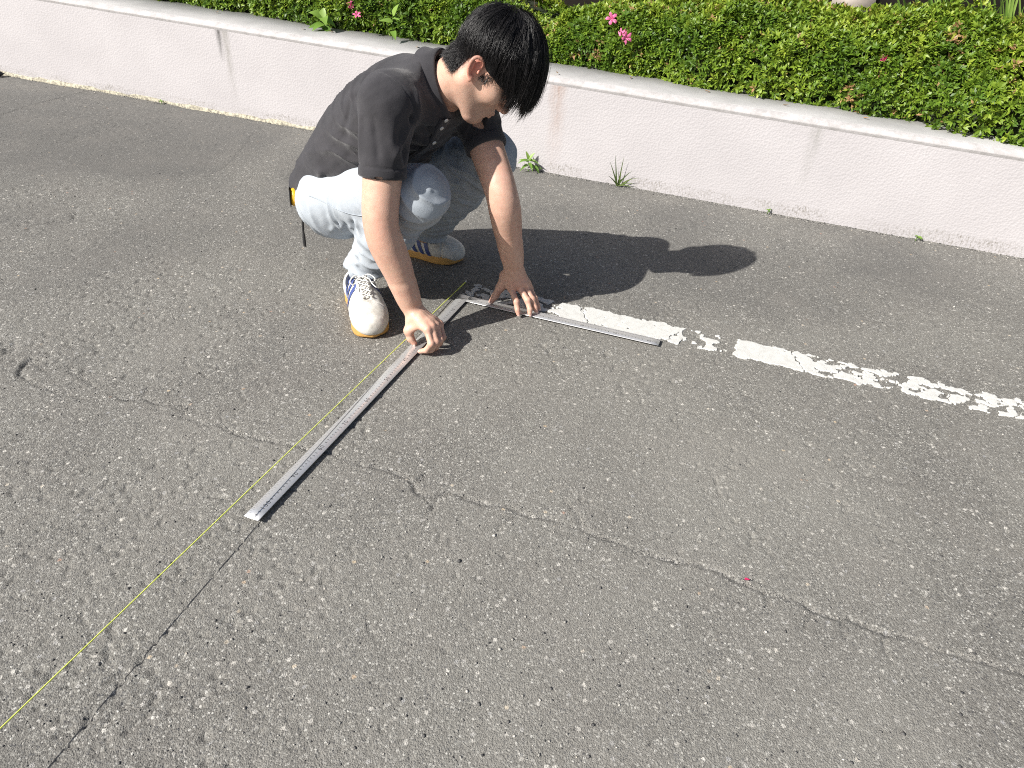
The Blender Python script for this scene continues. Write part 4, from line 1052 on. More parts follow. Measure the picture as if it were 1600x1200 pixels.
# ---- polo shirt
def stn(c, a, b): return (c, LAT, DORS, a, b)
def spine(t, off=0.0): return PC + (SC - PC) * t + DORS * off
Fs = Field(A3(-.58, -.31, .20), A3(.17, .26, .74), .0038)
Fs.loft([stn(spine(-.36, .042), .160, .116), stn(spine(-.16, .050), .168, .126), stn(spine(.10, .054), .168, .132), stn(spine(.38, .056), .162, .136), stn(spine(.68, .052), .168, .130), stn(spine(.90, .042), .165, .112), stn(spine(1.05, .030), .130, .086)], .03)
Fs.cap(RS * .88 + LS * .12 + AXIS * .010 + DORS * .012, LS * .88 + RS * .12 + AXIS * .010 + DORS * .012, .058, .058, .05)
CN = unit(A3(.80, -.22, .46))
Fs.cap(spine(.92, .030), NB - CN * .022 + DORS * .004, .110, .076, .05)
Fs.ell(RS + LAT * .014, np.eye(3), (.060, .060, .060), .04); Fs.ell(LS - LAT * .014, np.eye(3), (.060, .060, .060), .04)
def sleeve(S_, E_, f, r0, r1):
    d = E_ - S_; Fs.cap(S_ - d * .02, S_ + d * (f + .12), r0, r1, .035)
sleeve(RS, RE, .58, .057, .0585); sleeve(LS, LE, .52, .055, .0565)
for S_, E_, W_, f in ((RS, RE, RW, .58), (LS, LE, LW, .52)):
    d = E_ - S_; c = S_ + d * f; u = unit(d)
    Fs.plane(c, u, 0.002, c - .14, c + .14)  # hem of the sleeve
    Fs.cap(c - d * .22, c + d * .3, .046, .0485 if S_ is RS else .0465, .004, op='s')
# open hem at the bottom, neck hole
hem_n = unit(-AXIS + DORS * .22); Fs.plane(spine(-.27), hem_n, .004); Fs.plane(NB + CN * .003, CN, .006, NB - .105, NB + .105)
Fs.loft([stn(spine(-.65, .042), .152, .106), stn(spine(-.24, .048), .156, .112)], .004, op='s')
Fs.cap(NB + CN * .010, NB + CN * .2, .066, .066, .004, op='s')
V, Q = Fs.mesh(2); N = normals(V, Q)
# cloth folds
G = lambda *p: np.array(p, float)
VENT = -DORS
def onb(t, lat, off): return spine(t) + LAT * lat + DORS * off
folds = [ # a, b, depth, width
    (RS + G(.005, -.05, .01), RS + (RE - RS) * .55 + G(.045, -.03, 0), .006, .014), (RS + G(.03, -.045, -.01), RS + (RE - RS) * .5 + G(.055, -.02, 0), -.006, .010),
    (RS + G(-.02, -.06, -.02), RS + (RE - RS) * .52 + G(.0, -.06, 0), -.0045, .010), (RS + G(-.045, -.03, -.01), RS + (RE - RS) * .5 + G(-.05, -.02, .02), .005, .012),
    (RS + G(.05, .0, .05), RS + G(.075, -.02, -.04), -.007, .010), (RS + G(.075, .01, .045), RS + G(.085, -.01, -.04), .006, .010),
    (onb(.25, -.16, .03), onb(.62, -.17, -.01), -.005, .012), (onb(.05, -.15, .06), onb(.45, -.17, .01), .006, .014), (onb(.0, -.16, .02), onb(.38, -.17, -.05), -.006, .011),
    (onb(-.1, -.15, .08), onb(.28, -.17, .0), -.005, .011), (onb(-.1, -.12, .12), onb(.3, -.15, .07), .004, .014), (onb(.1, -.17, -.03), onb(.5, -.17, -.08), .006, .014),
    (onb(.55, -.17, .03), onb(.85, -.15, .08), -.004, .013), (onb(.35, -.14, .10), onb(.75, -.13, .11), -.003, .018), (onb(-.15, -.08, .14), onb(.2, -.1, .15), -.004, .016),
    (onb(.7, -.06, -.12), onb(.98, -.10, -.07), -.007, .012), (onb(.6, -.02, -.12), onb(.95, -.05, -.09), .006, .012), (onb(.5, .05, -.12), onb(.9, .1, -.08), -.006, .013),
    (LS + G(-.02, -.06, .0), LS + (LE - LS) * .5 + G(-.02, -.06, 0), -.005, .010), (LS + G(.02, -.05, .02), LS + (LE - LS) * .5 + G(.02, -.05, 0), .004, .011)]
V_plain = V.copy()
for i, (a, b, dp, w) in enumerate(folds): V = fold(V, N, a, b, dp * 1.45, w * .9, .02, 300 + i)
wr = fbm(V + 2.0 * DORS * (V @ DORS)[:, None], 11, 3, 400) - .5
side = np.clip(1 - np.abs((V - PC) @ DORS - .06) / .12, 0, 1)
V = V + N * (wr * .0065 * (.15 + side))[:, None]
tt_ = (V - PC) @ AXIS / np.linalg.norm(SC - PC); dd2 = (V - PC) @ DORS; armr = np.zeros(len(V))
for S_, E_ in ((RS, RE), (LS, LE)):
    d = E_ - S_; q = V - S_; t = np.clip(q @ d / (d @ d), 0, 1); armr = np.maximum(armr, np.clip((.085 - np.linalg.norm(q - t[:, None] * d, axis=1)) / .02, 0, 1) * np.clip((q @ d / (d @ d) + .05) / .25, 0, 1) * (.15 + .85 * np.clip((.50 - q @ d / (d @ d)) / .15, 0, 1)))
flank = np.clip((.14 - dd2) / .10, 0, 1) * np.clip((.95 - tt_) / .25, 0, 1) * (1 - armr)
V = V + N * (.0120 * flank * (ridges(V, AXIS * .75 + DORS * .65, 24, 5, 410, 2.0) - .35) + .0045 * np.clip((.2 - tt_) / .3, 0, 1) * (ridges(V, AXIS + LAT * .5, 30, 7, 420) - .3))[:, None]
V = V + N * (.0105 * armr * (ridges(V, unit(RE - RS) * .45 + A3(.75, .2, 0), 26, 6, 430, 2.0) - .35))[:, None]
V = V + N * (.0035 * (1 - flank) * (1 - armr) * (ridges(V, LAT, 13, 4, 440, 2.0) - .3))[:, None]
for S_, E_, f in ((RS, RE, .58), (LS, LE, .52)):                     # the ribbed cuffs stay smooth
    d = unit(E_ - S_); q = V_plain - (S_ + (E_ - S_) * f); x = q @ d; r = np.linalg.norm(q - x[:, None] * d, axis=1)
    w = (np.clip((x + .055) / .03, 0, 1) * (r < .09) * (x < .02))[:, None]; V = V * (1 - w) + V_plain * w
# seams: sleeve cuff band and armhole
for S_, E_, f in ((RS, RE, .58), (LS, LE, .52)):
    d = unit(E_ - S_); q = V - (S_ + (E_ - S_) * f); x = q @ d; r = np.linalg.norm(q - x[:, None] * d, axis=1)
    band = (x > -.024) & (x < .006) & (r < .11); V = V + N * (.0016 * band)[:, None]
    V = V - N * (.0022 * np.exp(-((x + .0255) / .0022) ** 2) * (r < .11))[:, None]
    q = V - (S_ + (E_ - S_) * .04 + LAT * (.035 if S_ is RS else -.035)); pl = unit(unit(E_ - S_) * .45 - LAT * (1 if S_ is RS else -1)); x = q @ pl; r = np.linalg.norm(q - x[:, None] * pl, axis=1)
    V = V - N * (.0026 * np.exp(-(x / .0026) ** 2) * (r < .105))[:, None]
shirt = pobj('polo_shirt', V, Q, SHIRT)

# collar: stand and turned-down fall, open at the front
CL = unit(LAT - CN * (LAT @ CN)); CB = unit(np.cross(CN, CL))          # CB points to the back of the neck
if CB @ DORS < 0: CB = -CB
CC = NB + CN * .004
prof_n = 9; V = []; ang = np.linspace(-2.62, 2.62, 64)                              # 0 = back, ends at the front
for a in ang:
    e = (CB * math.cos(a) * (.074 if math.cos(a) > 0 else .088) + CL * math.sin(a) * .071); o = unit(CB * math.cos(a) * .9 + CL * math.sin(a))
    f = abs(a) / 2.62
    hgt = .030 - .014 * f ** 2; fall = .040 + .016 * f ** 3; slump = -.010 * f
    row = [(-.002, -.012), (-.004, hgt * .5), (-.003, hgt), (.002, hgt + .0035), (.0075, hgt), (.012, hgt - fall * .45), (.026 + .010 * f, hgt - fall), (.0215 + .010 * f, hgt - fall - .0022), (.008, hgt - fall * .45)]
    for (ro, z) in row: V.append(CC + e + o * ro + CN * (z + slump))
k = prof_n; Q = [(i * k + j, i * k + j + 1, (i + 1) * k + j + 1, (i + 1) * k + j) for i in range(len(ang) - 1) for j in range(k - 1)]
V = np.array(V); V += (np.stack([vnoise(V, 30, 500 + i) for i in range(3)], 1) - .5) * .004
pobj('collar', V - np.array(0), np.array(Q), SHIRT, shirt)
# placket with buttons down the chest
def chest(t, lat):
    """point on the front of the shirt found on the mesh itself"""
    p = onb(t, lat, 0.0); SVt = np.array([v.co[:] for v in shirt.data.vertices]) + BODY_LOC if not hasattr(chest, 'S') else chest.S
    chest.S = SVt
    q = SVt - p; y = q @ VENT; r = np.linalg.norm(q - y[:, None] * VENT, axis=1); ok = (r < .012) & (y > 0)
    if ok.any(): chest.last = y[ok].max()
    return p + VENT * min(getattr(chest, 'last', .1), .13)
CF = CC - CB * .086 - CN * .012; tF = float((CF - PC) @ AXIS / np.linalg.norm(SC - PC)); lF = float((CF - spine(tF)) @ LAT)
V = []; ts = np.linspace(tF - .34, tF + .06, 14)
for t in ts:
    for l in (-.016, -.015, -.008, 0, .008, .015, .016):
        p = chest(t, l + lF - .046 + (t - tF) * .05); V.append(p + VENT * (.0035 if abs(l) < .0155 else -.002))
V = np.array(V).reshape(14, 7, 3)
for _ in range(4): V[1:-1] = V[1:-1] * .4 + (V[2:] + V[:-2]) * .3
V = V.reshape(-1, 3)
Q = [(i * 7 + j, (i + 1) * 7 + j, (i + 1) * 7 + j + 1, i * 7 + j + 1) for i in range(13) for j in range(6)]
pl_ = pobj('placket', V, np.array(Q), SHIRT, shirt)
for dt in (.055, .0, -.10):
    t = tF + dt; c = chest(t, lF - .046 + dt * .05) + VENT * .0045; n_ = VENT; u_ = LAT; w_ = np.cross(n_, u_); Vb = []; r = .0058
    for rr, z in ((r * .2, .0010), (r * .75, .0008), (r * .9, .0016), (r, .0010), (r, -.002)):
        for q in range(14): Vb.append(c + (u_ * math.cos(q * 2 * math.pi / 14) + w_ * math.sin(q * 2 * math.pi / 14)) * rr + n_ * z)
    Q = [(i * 14 + j, i * 14 + (j + 1) % 14, (i + 1) * 14 + (j + 1) % 14, (i + 1) * 14 + j) for i in range(4) for j in range(14)]
    pobj('button', np.array(Vb), [np.array(Q), np.array([(0, i + 1, i) for i in range(1, 13)])], BTN, shirt)

# ---- trousers
Ft = Field(A3(-.52, -.30, .04), A3(.16, .36, .50), .0038)
Ft.cap(RH, LH, .100, .100, .03); Ft.ell(PC - AXIS * .02 + DORS * .010, np.stack([LAT, DORS, AXIS]), (.150, .090, .11), .03)
Ft.ell(RH + A3(-.012, .006, -.010), np.eye(3), (.092, .092, .09), .04); Ft.ell(LH + A3(-.012, .006, -.010), np.eye(3), (.092, .092, .09), .04)
for H_, K_, A_k in ((RH, RK, RA), (LH, LK, LA)):
    d = K_ - H_; Ft.cap(H_, H_ + d * .5, .098, .090, .03); Ft.cap(H_ + d * .45, K_, .089, .068, .03)
    e = A_k - K_; hz = unit(A3(e[0], e[1], 0))
    Ft.ell(K_ + unit(d) * .008 + A3(0, 0, .0), np.eye(3), (.068, .068, .068), .03)
    Ft.cap(K_, K_ + e * .45 + hz * .02, .066, .070, .03); Ft.cap(K_ + e * .4 + hz * .02, A_k - A3(0, 0, .0), .070, .055, .03)
    u = unit(e); c = A_k - u * .002
    Ft.plane(c, unit(u * .4 - A3(0, 0, .9)), .003, c - .12, c + .12)
    Ft.cap(c - u * .06, c + u * .1, .043, .047, .004, op='s')
V, Q = Ft.mesh(2); N = normals(V, Q)
def leg(H_, K_, t, o): return H_ + (K_ - H_) * t + np.asarray(o, float)
up_ = G(0, 0, 1)
jf = []
for k in range(9):   # tight creases over the lap and at the back of the thigh by the hip
    t = .04 + .055 * k; jf.append((leg(RH, RK, t, (.01, -.10, .02 + .004 * (k % 3))), leg(RH, RK, t + .07, (-.02 + .004 * (k % 4), -.085, -.075)), (-1) ** k * .0055, .009))
for k in range(5): jf.append((leg(RH, RK, .62 + .05 * k, (-.02, -.08, -.02 + .005 * k)), leg(RH, RK, .80 + .04 * k, (.05, -.06, .045)), (-1) ** k * .0045, .009))
for k in range(6):
    e = RA - RK; t = .12 + .11 * k; jf.append((RK + e * t + G(.055, -.045, .0), RK + e * (t + .06) + G(-.02, -.07, -.02), (-1) ** k * .0042, .009))
for k in range(5):
    e = RA - RK; t = .66 + .085 * k; jf.append((RK + e * t + G(.06, .0, .0), RK + e * (t + .02) + G(-.05, -.05, .0), (-1) ** k * .006, .011))
for k in range(5):
    t = .45 + .10 * k; jf.append((leg(LH, LK, t, (-.01, -.06, .055)), leg(LH, LK, t + .16, (.02, -.09, -.02)), (-1) ** k * .006, .010))
for k in range(4):
    e = LA - LK; t = .15 + .14 * k; jf.append((LK + e * t + G(.05, -.04, 0), LK + e * (t + .1) + G(-.03, -.06, 0), (-1) ** k * .005, .011))
for i, (a, b, dp, w) in enumerate(jf): V = fold(V, N, a, b, dp * 1.5, w * .85, .022, 600 + i)
V = V + N * ((fbm(V, 40, 3, 640) - .5) * .0022 + (fbm(V, 9, 2, 650) - .5) * .006)[:, None]
for H_, K_, A_k, sd_ in ((RH, RK, RA, 0), (LH, LK, LA, 30)):
    d = K_ - H_; q = V - H_; t = q @ d / (d @ d); r = np.linalg.norm(q - np.clip(t, 0, 1)[:, None] * d, axis=1); low_ = np.clip((.05 - (q - np.clip(t, 0, 1)[:, None] * d)[:, 2]) / .07, 0, 1)
    thigh = np.clip((.16 - r) / .04, 0, 1)
    w1 = thigh * np.clip((.55 - t) / .3, 0, 1) * low_; w2 = thigh * np.clip((t - .55) / .2, 0, 1)
    V = V + N * (w1 * .0125 * (ridges(V, d, 38, 7, 660 + sd_, 1.8) - .4) + w2 * .0095 * (ridges(V, d + A3(0, 0, .25), 40, 9, 670 + sd_) - .3))[:, None]
    e = A_k - K_; q = V - K_; t = q @ e / (e @ e); r = np.linalg.norm(q - np.clip(t, 0, 1)[:, None] * e, axis=1); w3 = np.clip((.11 - r) / .03, 0, 1) * np.clip((t - .15) / .2, 0, 1)
    V = V + N * (w3 * (.008 + .006 * np.clip((t - .6) / .3, 0, 1)) * (ridges(V, e + A3(.1, 0, 0), 36, 9, 680 + sd_) - .32))[:, None]
trousers = pobj('trousers', V, Q, JEANS)
# outer side seams of the jeans
TV = V.copy()
def seam(path, view, name):
    pp = spline(path, 40); out = []
    for p in pp:
        q = TV - p; al = q @ view; r = np.linalg.norm(q - al[:, None] * view, axis=1); ok = r < .006
        out.append(p + view * (al[ok].max() + .0003 if ok.any() else 0))
    out = np.array(out)
    for _ in range(2): out[1:-1] = out[1:-1] * .5 + (out[2:] + out[:-2]) * .25
    V3, Q3, T3 = tube(out, .0011, 5); pobj(name, V3, [Q3, T3], JEANS, trousers)
seam([RH + A3(-.04, .0, .03), RH * .6 + RK * .4 + A3(0, 0, -.02), RH * .25 + RK * .75 + A3(0, 0, -.03), RK + A3(-.01, 0, -.05)], unit(A3(-.15, -1, .1)), 'side_seam')
# side seam and hem stitching of the near leg
def on_mesh(pts, ob, out=.0012):
    S3 = np.array([v.co[:] for v in ob.data.vertices]) + BODY_LOC; res = []
    for p in pts: res.append(S3[np.argmin(np.linalg.norm(S3 - p, axis=1))])
    return np.array(res)

# ---- shoes
def shoe(toe, heel, lift, side_name):
    """toe/heel: ground points below the tip of the toe and the back of the heel"""
    toe = np.asarray(toe, float); heel = np.asarray(heel, float); L = np.linalg.norm(toe - heel); f = (toe - heel) / L
    sd = unit(np.cross(UPZ, f)); up = np.cross(f, sd)
    def P(x, y, z): return heel + f * (x * L) + sd * (y * L) + up * (z * L)
    def half(x): return np.interp(x, [0, .05, .15, .3, .45, .62, .75, .86, .94, 1.0], [.06, .110, .134, .128, .134, .168, .184, .172, .130, .04])
    def top(x): return np.interp(x, [0, .08, .2, .34, .46, .60, .72, .82, .9, .96, 1.0], [.25, .30, .33, .365, .36, .315, .26, .225, .20, .17, .10])
    def curve(x): return (.016 * np.sin(x * 3.1) - .012 * (x - .2))      # outline bends a little inwards
    axes = np.stack([f, sd, up])
    Fu = Field(np.minimum(toe, heel) - .1, np.maximum(toe, heel) + A3(.1, .1, .14), .0026)
    xs = np.linspace(.03, .97, 26)
    st = []
    for x in xs:
        h_ = top(x); a = half(x) * L * .93; b = h_ * L * .5
        st.append((P(x, curve(x) * side_name, h_ * .5 + .035), sd, up, a, b))
    for (c0, _, _, a0, b0), (c1, _, _, a1, b1) in zip(st[:-1], st[1:]): Fu.ell((c0 + c1) / 2, axes, (L * .045 + .008, (a0 + a1) / 2, (b0 + b1) / 2), .022)
    Fu.plane(P(.5, 0, .055), -up, .002)
    c = P(.26, curve(.2) * side_name, .2); Fu.cap(c + up * .03, P(.30, 0, .6), .040, .044, .006, op='s')      # ankle opening
    V, Q = Fu.mesh(1); N = normals(V, Q)
    lx_ = (V - heel) @ f / L; lz_ = (V - heel) @ up / L; ly_ = (V - heel) @ sd / L - curve(lx_) * side_name
    # toe cap seam, eyestay edges
    V = V - N * (.0030 * np.exp(-((lx_ - .77 - .9 * ly_ ** 2) / .008) ** 2))[:, None]
    V = V + N * (.0022 * ((np.abs(ly_) < .085 - .05 * (lx_ - .3)) & (np.abs(ly_) > .030) & (lx_ > .38) & (lx_ < .74) & (lz_ > .15)))[:, None]
    V = V - N * (.0030 * ((np.abs(ly_) < .028) & (lx_ > .38) & (lx_ < .74) & (lz_ > .15)))[:, None]
    V = V + N * ((fbm(V, 45, 3, 700) - .5) * .0022 * np.clip((lx_ - .4) * 3, 0, 1))[:, None]
    so = link(bpy.data.objects.new('shoe', None), person); so.empty_display_size = .03
    pobj('upper', V, Q, LEATH, so)
    # sole: welted slab, wavy upper edge that climbs over the toe
    n = 72; V2 = []; 
    for i in range(n):
        a = 2 * math.pi * i / n; x = .5 - .5 * math.cos(a); s2 = math.sin(a); s2 = math.copysign(abs(s2) ** .55, s2) if abs(s2) > 1e-9 else 0
        w_ = half(x) * (1.055) + .002
        w_ = min(w_, 1.0); y = w_ * (1 if a <= math.pi else -1) * min(1, abs(s2) * 1.35) 
        xx = .5 + (x - .5) * 1.03
        hz = .105 + .078 * max(0, (x - .62) / .38) ** 1.2 + .02 * max(0, (.12 - x) / .12)
        tz = .020 * max(0, (x - .8) / .2) ** 2
        for (sc_, z) in ((.90, tz), (.985, tz + .012), (1.0, tz + .03), (1.0, hz - .010), (.985, hz), (.93, hz + .001)):
            V2.append(P(.5 + (xx - .5) * (sc_ if sc_ < .95 else 1), curve(x) * side_name + y * sc_, z))
    k = 6; Q2 = [(i * k + j, ((i + 1) % n) * k + j, ((i + 1) % n) * k + j + 1, i * k + j + 1) for i in range(n) for j in range(k - 1)]
    Q2 = np.array(Q2); capT = []; V2.append(P(.5, 0, .0)); ci = len(V2) - 1
    for i in range(n): capT.append((ci, ((i + 1) % n) * k, i * k))
    pobj('sole', np.array(V2), [Q2, np.array(capT)], GUM, so)
    upo = V
    def stick(p): return upo[np.argmin(((upo - p) ** 2).sum(1))]
    # three side stripes each side
    for s_ in (1, -1):
        for k in range(3):
            x0 = .39 + .10 * k; pa = []
            for t in np.linspace(0, 1, 9):
                row = []
                for w_ in (-.026, -.009, .009, .026):
                    x = x0 + .10 * (1 - t) - .05 + w_; al_ = math.radians(-10 + 84 * t); dr_ = sd * s_ * math.cos(al_) + up * math.sin(al_)
                    base = P(x, curve(x) * side_name, .13); q = upo - base; al = q @ dr_; r_ = np.linalg.norm(q - al[:, None] * dr_, axis=1); ok = (r_ < .0042) & (al > 0)
                    row.append(base + dr_ * ((al[ok].max() if ok.any() else .05) + .0012))
                pa += row
            Q = [(i * 4 + j, i * 4 + j + 1, (i + 1) * 4 + j + 1, (i + 1) * 4 + j) for i in range(8) for j in range(3)]
            pobj('stripe', np.array(pa), np.array(Q), NAVY, so)
    def onto(x, y):
        base = P(x, y + curve(x) * side_name, .6); q = upo - base; al = q @ (-up); r_ = np.linalg.norm(q + al[:, None] * up, axis=1); ok = r_ < .0045
        return base - up * (al[ok].min() if ok.any() else .3 * L)
    # dark heel tab band at the collar, tongue, laces
    ring = []
    bag = Bag()
    for t in np.linspace(0, 1, 7):
        pass
    for k in range(5):
        x = .42 + .064 * k; w_ = .062 - .05 * (x - .3) * .6
        for sg in (1, -1):
            pts = [onto(x, -sg * w_) + up * .001, onto(x + .012, -sg * w_ * .5) + up * .0045, onto(x + .03, 0) + up * .006, onto(x + .045, sg * w_ * .5) + up * .0045, onto(x + .056, sg * w_) + up * .001]
            V3, Q3, T3 = tube(spline(pts, 10), .0021, 5); bag.add(V3, Q3, T3)
    c0 = onto(.42, 0) + up * .008
    for sg in (1, -1):   # the bow
        lp = [c0, c0 + sd * sg * .020 + up * .012 + f * .004, c0 + sd * sg * .036 + up * .002 + f * .016, c0 + sd * sg * .028 - up * .006 + f * .022, c0 + sd * sg * .010 + up * .002 + f * .010, c0]
        V3, Q3, T3 = tube(spline(lp, 18), .0019, 5); bag.add(V3, Q3, T3)
        lp = [c0, c0 + sd * sg * .016 + f * .022 + up * .008, c0 + sd * sg * .022 + f * .045 + up * .001, c0 + sd * sg * .030 + f * .060 - up * .004]
        V3, Q3, T3 = tube(spline(lp, 12), .0018, 5); bag.add(V3, Q3, T3)
    bag.V = [v - BODY_LOC for v in bag.V]
    bag.obj('laces', LACE, so)
    # padded collar and blue heel tab
    rim = []
    for a in np.linspace(0, 2 * math.pi, 28, endpoint=False):
        rim.append(P(.27 + .155 * math.cos(a), .085 * math.sin(a) + curve(.2) * side_name, .275 + .045 * math.cos(a) + .03 * max(0, -math.cos(a))))
    rim = np.array(rim + [rim[0], rim[1]]); V3, Q3, T3 = tube(rim, .0075, 8, False); pobj('ankle_collar', V3, Q3, NAVY, so)
    return so
shoe((-.2120, -.280, .0), (-.320, -.032, .0), 0, 1)
shoe((-.018, .240, .0), (-.268, .318, .0), 0, -1)

# ---- hair: a close dark under-volume and many strands that fall from the crown
Fh = Field(HE - .16, HE + A3(.26, .17, .24), .0030)
Fh.ell(hp(.016, 0, .054), HAX, (.092, .080, .091), .01)
Fh.ell(hp(.075, 0, .072), HAX, (.042, .068, .055), .03)
Fh.ell(hp(-.040, 0, .010), HAX, (.034, .056, .046), .02)
Fh.ell(hp(.085, 0, -.060), HAX, (.060, .11, .078), .006, op='s')
for sy in (-1, 1): Fh.ell(hp(-.002, sy * .085, -.022), HAX, (.034, .030, .042), .006, op='s')
Fh.plane(hp(-.03, 0, -.045), -HU + HF * .3, .004)
V, Q = Fh.mesh(1); N = normals(V, Q)
V = V + N * ((fbm(V, 60, 3, 810) - .5) * .005)[:, None]
hair = pobj('hair', V, Q, HAIR, attrs={'tint': np.full(len(V), .0)})
crown = hp(-.045, .004, .150); cen = hp(.012, 0, .054); cd = unit(crown - cen)
GRAV = A3(0, 0, -1.0)
def hair_r(d):
    """outer radius of the hair volume from cen in direction d (n,3)"""
    x, y, z = d @ HF, d @ HL_, d @ HU
    rx = np.where(x > 0, .122, .101); rz = np.where(z > 0, .108, .10)
    return 1 / np.sqrt((x / rx) ** 2 + (y / .093) ** 2 + (z / rz) ** 2)
SEG = 11; bagV = []; bagQ = []; bagA = []; nb = 0
d0 = rng.normal(size=(44000, 3)); d0 /= np.linalg.norm(d0, axis=1)[:, None]
q_ = d0 * 0.1; zz_ = d0 @ HU; xx_ = d0 @ HF
ok = (zz_ > .12 - .55 * np.clip(-xx_, 0, 1)) & (zz_ > -.5)
d0 = d0[ok][:15000]; NSx = len(d0)
clump = fbm(d0, 10, 2, 900); lay = 1 + rng.uniform(-.075, .03, NSx) + (clump - .5) * .20
fly = rng.random(NSx) < .035; lay[fly] += rng.uniform(.02, .10, fly.sum())
pts = [cen + d0 * (hair_r(d0) * lay)[:, None]]
front = np.clip((d0 @ HF + .05) / .5, 0, 1)
Ls_ = rng.uniform(.04, .075, NSx) + .045 * front * rng.uniform(.6, 1.1, NSx); step = Ls_ / (SEG - 1)
swirl = (fbm(d0, 3.0, 2, 905) - .5) * 1.5
prev = None
for k_ in range(SEG - 1):
    dd_ = pts[-1] - cen; r_ = np.linalg.norm(dd_, axis=1); dn_ = dd_ / r_[:, None]
    away = dn_ * (dn_ @ cd)[:, None] - cd; away -= dn_ * (away * dn_).sum(1)[:, None]; away /= np.linalg.norm(away, axis=1)[:, None] + 1e-6
    fl = away + np.cross(dn_, away) * swirl[:, None]; fl /= np.linalg.norm(fl, axis=1)[:, None]
    fl = fl + GRAV * (.25 + .95 * np.clip(dn_ @ HF - .15, 0, 1))[:, None]
    if prev is not None: fl = fl / np.linalg.norm(fl, axis=1)[:, None] * .6 + prev * .6
    fl /= np.linalg.norm(fl, axis=1)[:, None]; prev = fl
    newp = pts[-1] + fl * step[:, None]
    nd_ = newp - cen; nr = np.linalg.norm(nd_, axis=1); ndn = nd_ / nr[:, None]; tgt = hair_r(ndn) * lay
    hang = np.clip((ndn @ HF - .35) / .4, 0, 1)                           # fringe may leave the head
    w_ = np.where(nr < tgt, .9, .55 * (1 - hang))
    pts.append(cen + ndn * (nr + (tgt - nr) * w_)[:, None])
pts = np.stack(pts, 1)
loc = (pts - HE) @ HAX.T; x, y, z = loc[..., 0], loc[..., 1], loc[..., 2]
edge = np.interp(x, [-.12, -.05, -.03, -.025, .02, .03, .06, .10, .13, .2], [-.035, -.032, -.015, .028, .034, .004, -.004, .002, .020, .04]) + (rng.random(NSx)[:, None] - .5) * .014 + (clump[:, None] - .5) * .09 * (x > .06) + (clump[:, None] - .5) * .03
bad = z < edge
first = np.where(bad.any(1), bad.argmax(1), SEG)
def strand_mesh(P, R):
    """three-sided tubes for many strands at once: P (n,m,3), R (n,m)"""
    global nb
    n, m_ = P.shape[:2]
    if not n: return
    tg = np.gradient(P, axis=1); tg /= np.linalg.norm(tg, axis=2, keepdims=True) + 1e-9
    u = np.cross(tg, A3(.3, .2, 1.0)); u /= np.linalg.norm(u, axis=2, keepdims=True) + 1e-9; w = np.cross(tg, u)
    V3 = np.stack([P + R[..., None] * (math.cos(a) * u + math.sin(a) * w) for a in (0, 2.094, 4.189)], 2).reshape(-1, 3)
    ix = np.arange(n * m_ * 3).reshape(n, m_, 3)
    for j in range(3): bagQ.append(np.stack([ix[:, :-1, j], ix[:, :-1, (j + 1) % 3], ix[:, 1:, (j + 1) % 3], ix[:, 1:, j]], -1).reshape(-1, 4) + nb)
    bagV.append(V3); bagA.append(np.repeat(np.clip(rng.normal(.45, .3, n), 0, 1), m_ * 3)); nb += len(V3)
for n_ in range(4, SEG + 1):
    sel = first == n_; P = pts[sel][:, :n_] + rng.normal(0, .0005, (sel.sum(), n_, 3))
    strand_mesh(P, rng.uniform(.0003, .0006, (sel.sum(), 1)) * np.linspace(1, .2, n_)[None] ** .6)
# short clipped hair fading into the nape and in front of the ears
HVm = BV[0][::2]; hl = (HVm - HE) @ HAX.T; hx, hy, hz_ = hl.T
cand = HVm[((hx < -.03) & (hx > -.1) & (hz_ > -.046) & (hz_ < .01)) | ((hx > .016) & (hx < .036) & (hz_ > .0) & (hz_ < .03) & (np.abs(hy) > .05) & (rng.random(len(hx)) < .35))]
b = cand[rng.integers(0, len(cand), 6500)]; n_d = b - cen; n_d /= np.linalg.norm(n_d, axis=1)[:, None]
dr = -HU * .9 + n_d * .35 + rng.normal(0, .2, b.shape); L_ = rng.uniform(.006, .014, (len(b), 1))
strand_mesh(np.stack([b, b + dr * L_ * .5 + n_d * .001, b + dr * L_], 1), np.tile([.00035, .0003, .0001], (len(b), 1)))
strands = pobj('strands', np.concatenate(bagV), np.concatenate(bagQ), HAIR, hair, attrs={'tint': np.concatenate(bagA)}); tag(strands, kind='stuff')

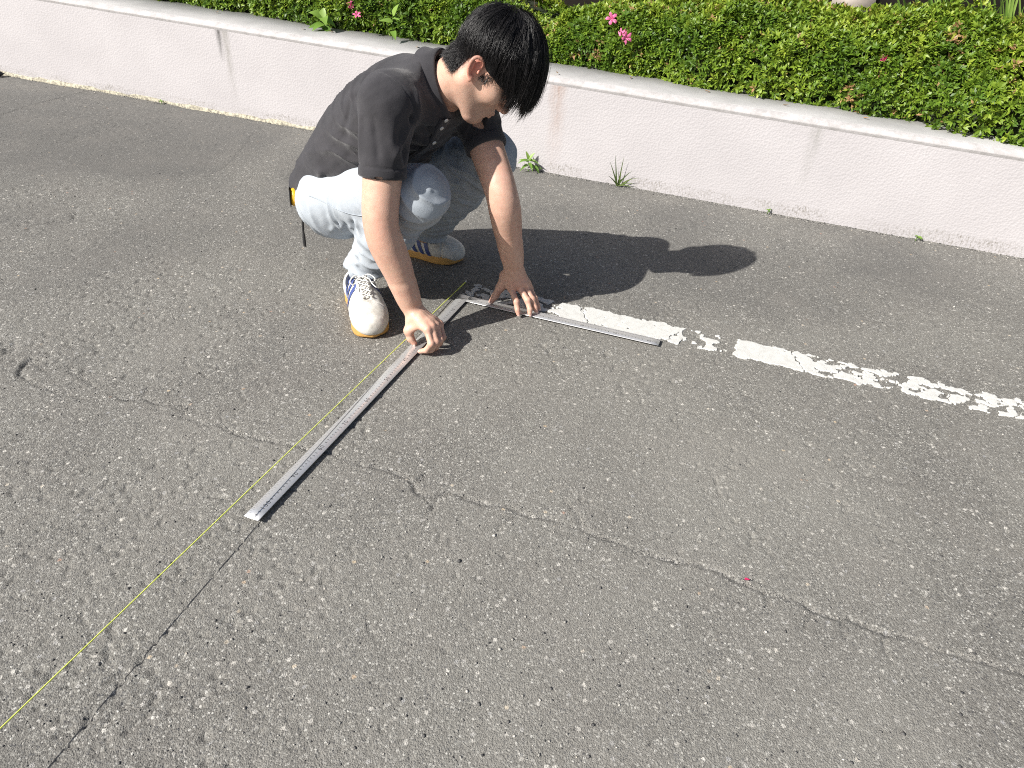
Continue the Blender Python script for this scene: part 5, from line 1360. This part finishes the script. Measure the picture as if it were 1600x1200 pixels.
# ---- tape measure clipped behind the hip, with its wrist strap
m = Mat('yellow_plastic'); YEL = m.set((.72, .40, .02), .45)
m = Mat('black_rubber'); BLK = m.set((.02, .02, .022), .6)
tp = A3(-.4950, .050, .256); tm = empty('tape_measure', tuple(tp)); tag(tm, 'yellow and black tape measure with a hanging black strap, clipped at the man\'s hip', 'tape measure')
Fy = Field(tp + A3(-.05, -.05, -.05), tp + A3(.05, .05, .06), .0018)
ta = unit(A3(.97, .25, .0)); tb = unit(A3(.25, -.97, 0.1)); tc_ = unit(np.cross(ta, tb)); TA = np.stack([ta, tb, tc_])
Fy.ell(tp + A3(0, 0, .012), TA, (.018, .026, .028), .006); Fy.plane(tp + A3(0, 0, -.008), A3(0, 0, -1), .004); Fy.plane(tp + ta * .012, ta, .004); Fy.plane(tp - ta * .012, -ta, .004)
V, Q = Fy.mesh(1); mobj('case', V - tp, Q, YEL, tm)
for s_ in (1, -1):
    bag = Bag(); Vb = []
    for zz2, w_ in ((-.010, .024), (.0, .027), (.014, .0285), (.03, .024), (.040, .014)):
        for o in (0, .0025): Vb += [tp + ta * s_ * (.0115 + o) + tb * w_ * q + A3(0, 0, zz2) for q in (-1, 1)]
    Q = []
    for i in range(4):
        b = i * 4; Q += [(b + 2, b + 3, b + 7, b + 6), (b, b + 4, b + 5, b + 1), (b, b + 2, b + 6, b + 4), (b + 1, b + 5, b + 7, b + 3)]
    mobj('rubber_bumper', np.array(Vb) - tp, np.array(Q), BLK, tm, smooth=False)
sp = spline([tp + A3(.012, .010, -.008), tp + A3(.010, .02, -.05), tp + A3(.002, .035, -.10), tp + A3(-.002, .045, -.165)], 18)
V = []
for i, p in enumerate(sp):
    w_ = .0032 if i < 14 else .0045
    for o in (-1, 1): V += [p + A3(w_ * o, 0, 0) + A3(0, -.0008, 0), p + A3(w_ * o, 0, 0) + A3(0, .0008, 0)]
Q = []
for i in range(17):
    b = i * 4; Q += [(b, b + 2, b + 6, b + 4), (b + 3, b + 1, b + 5, b + 7), (b + 2, b + 3, b + 7, b + 6), (b + 1, b, b + 4, b + 5)]
mobj('strap', np.array(V) - tp, np.array(Q), BLK, tm, smooth=False)
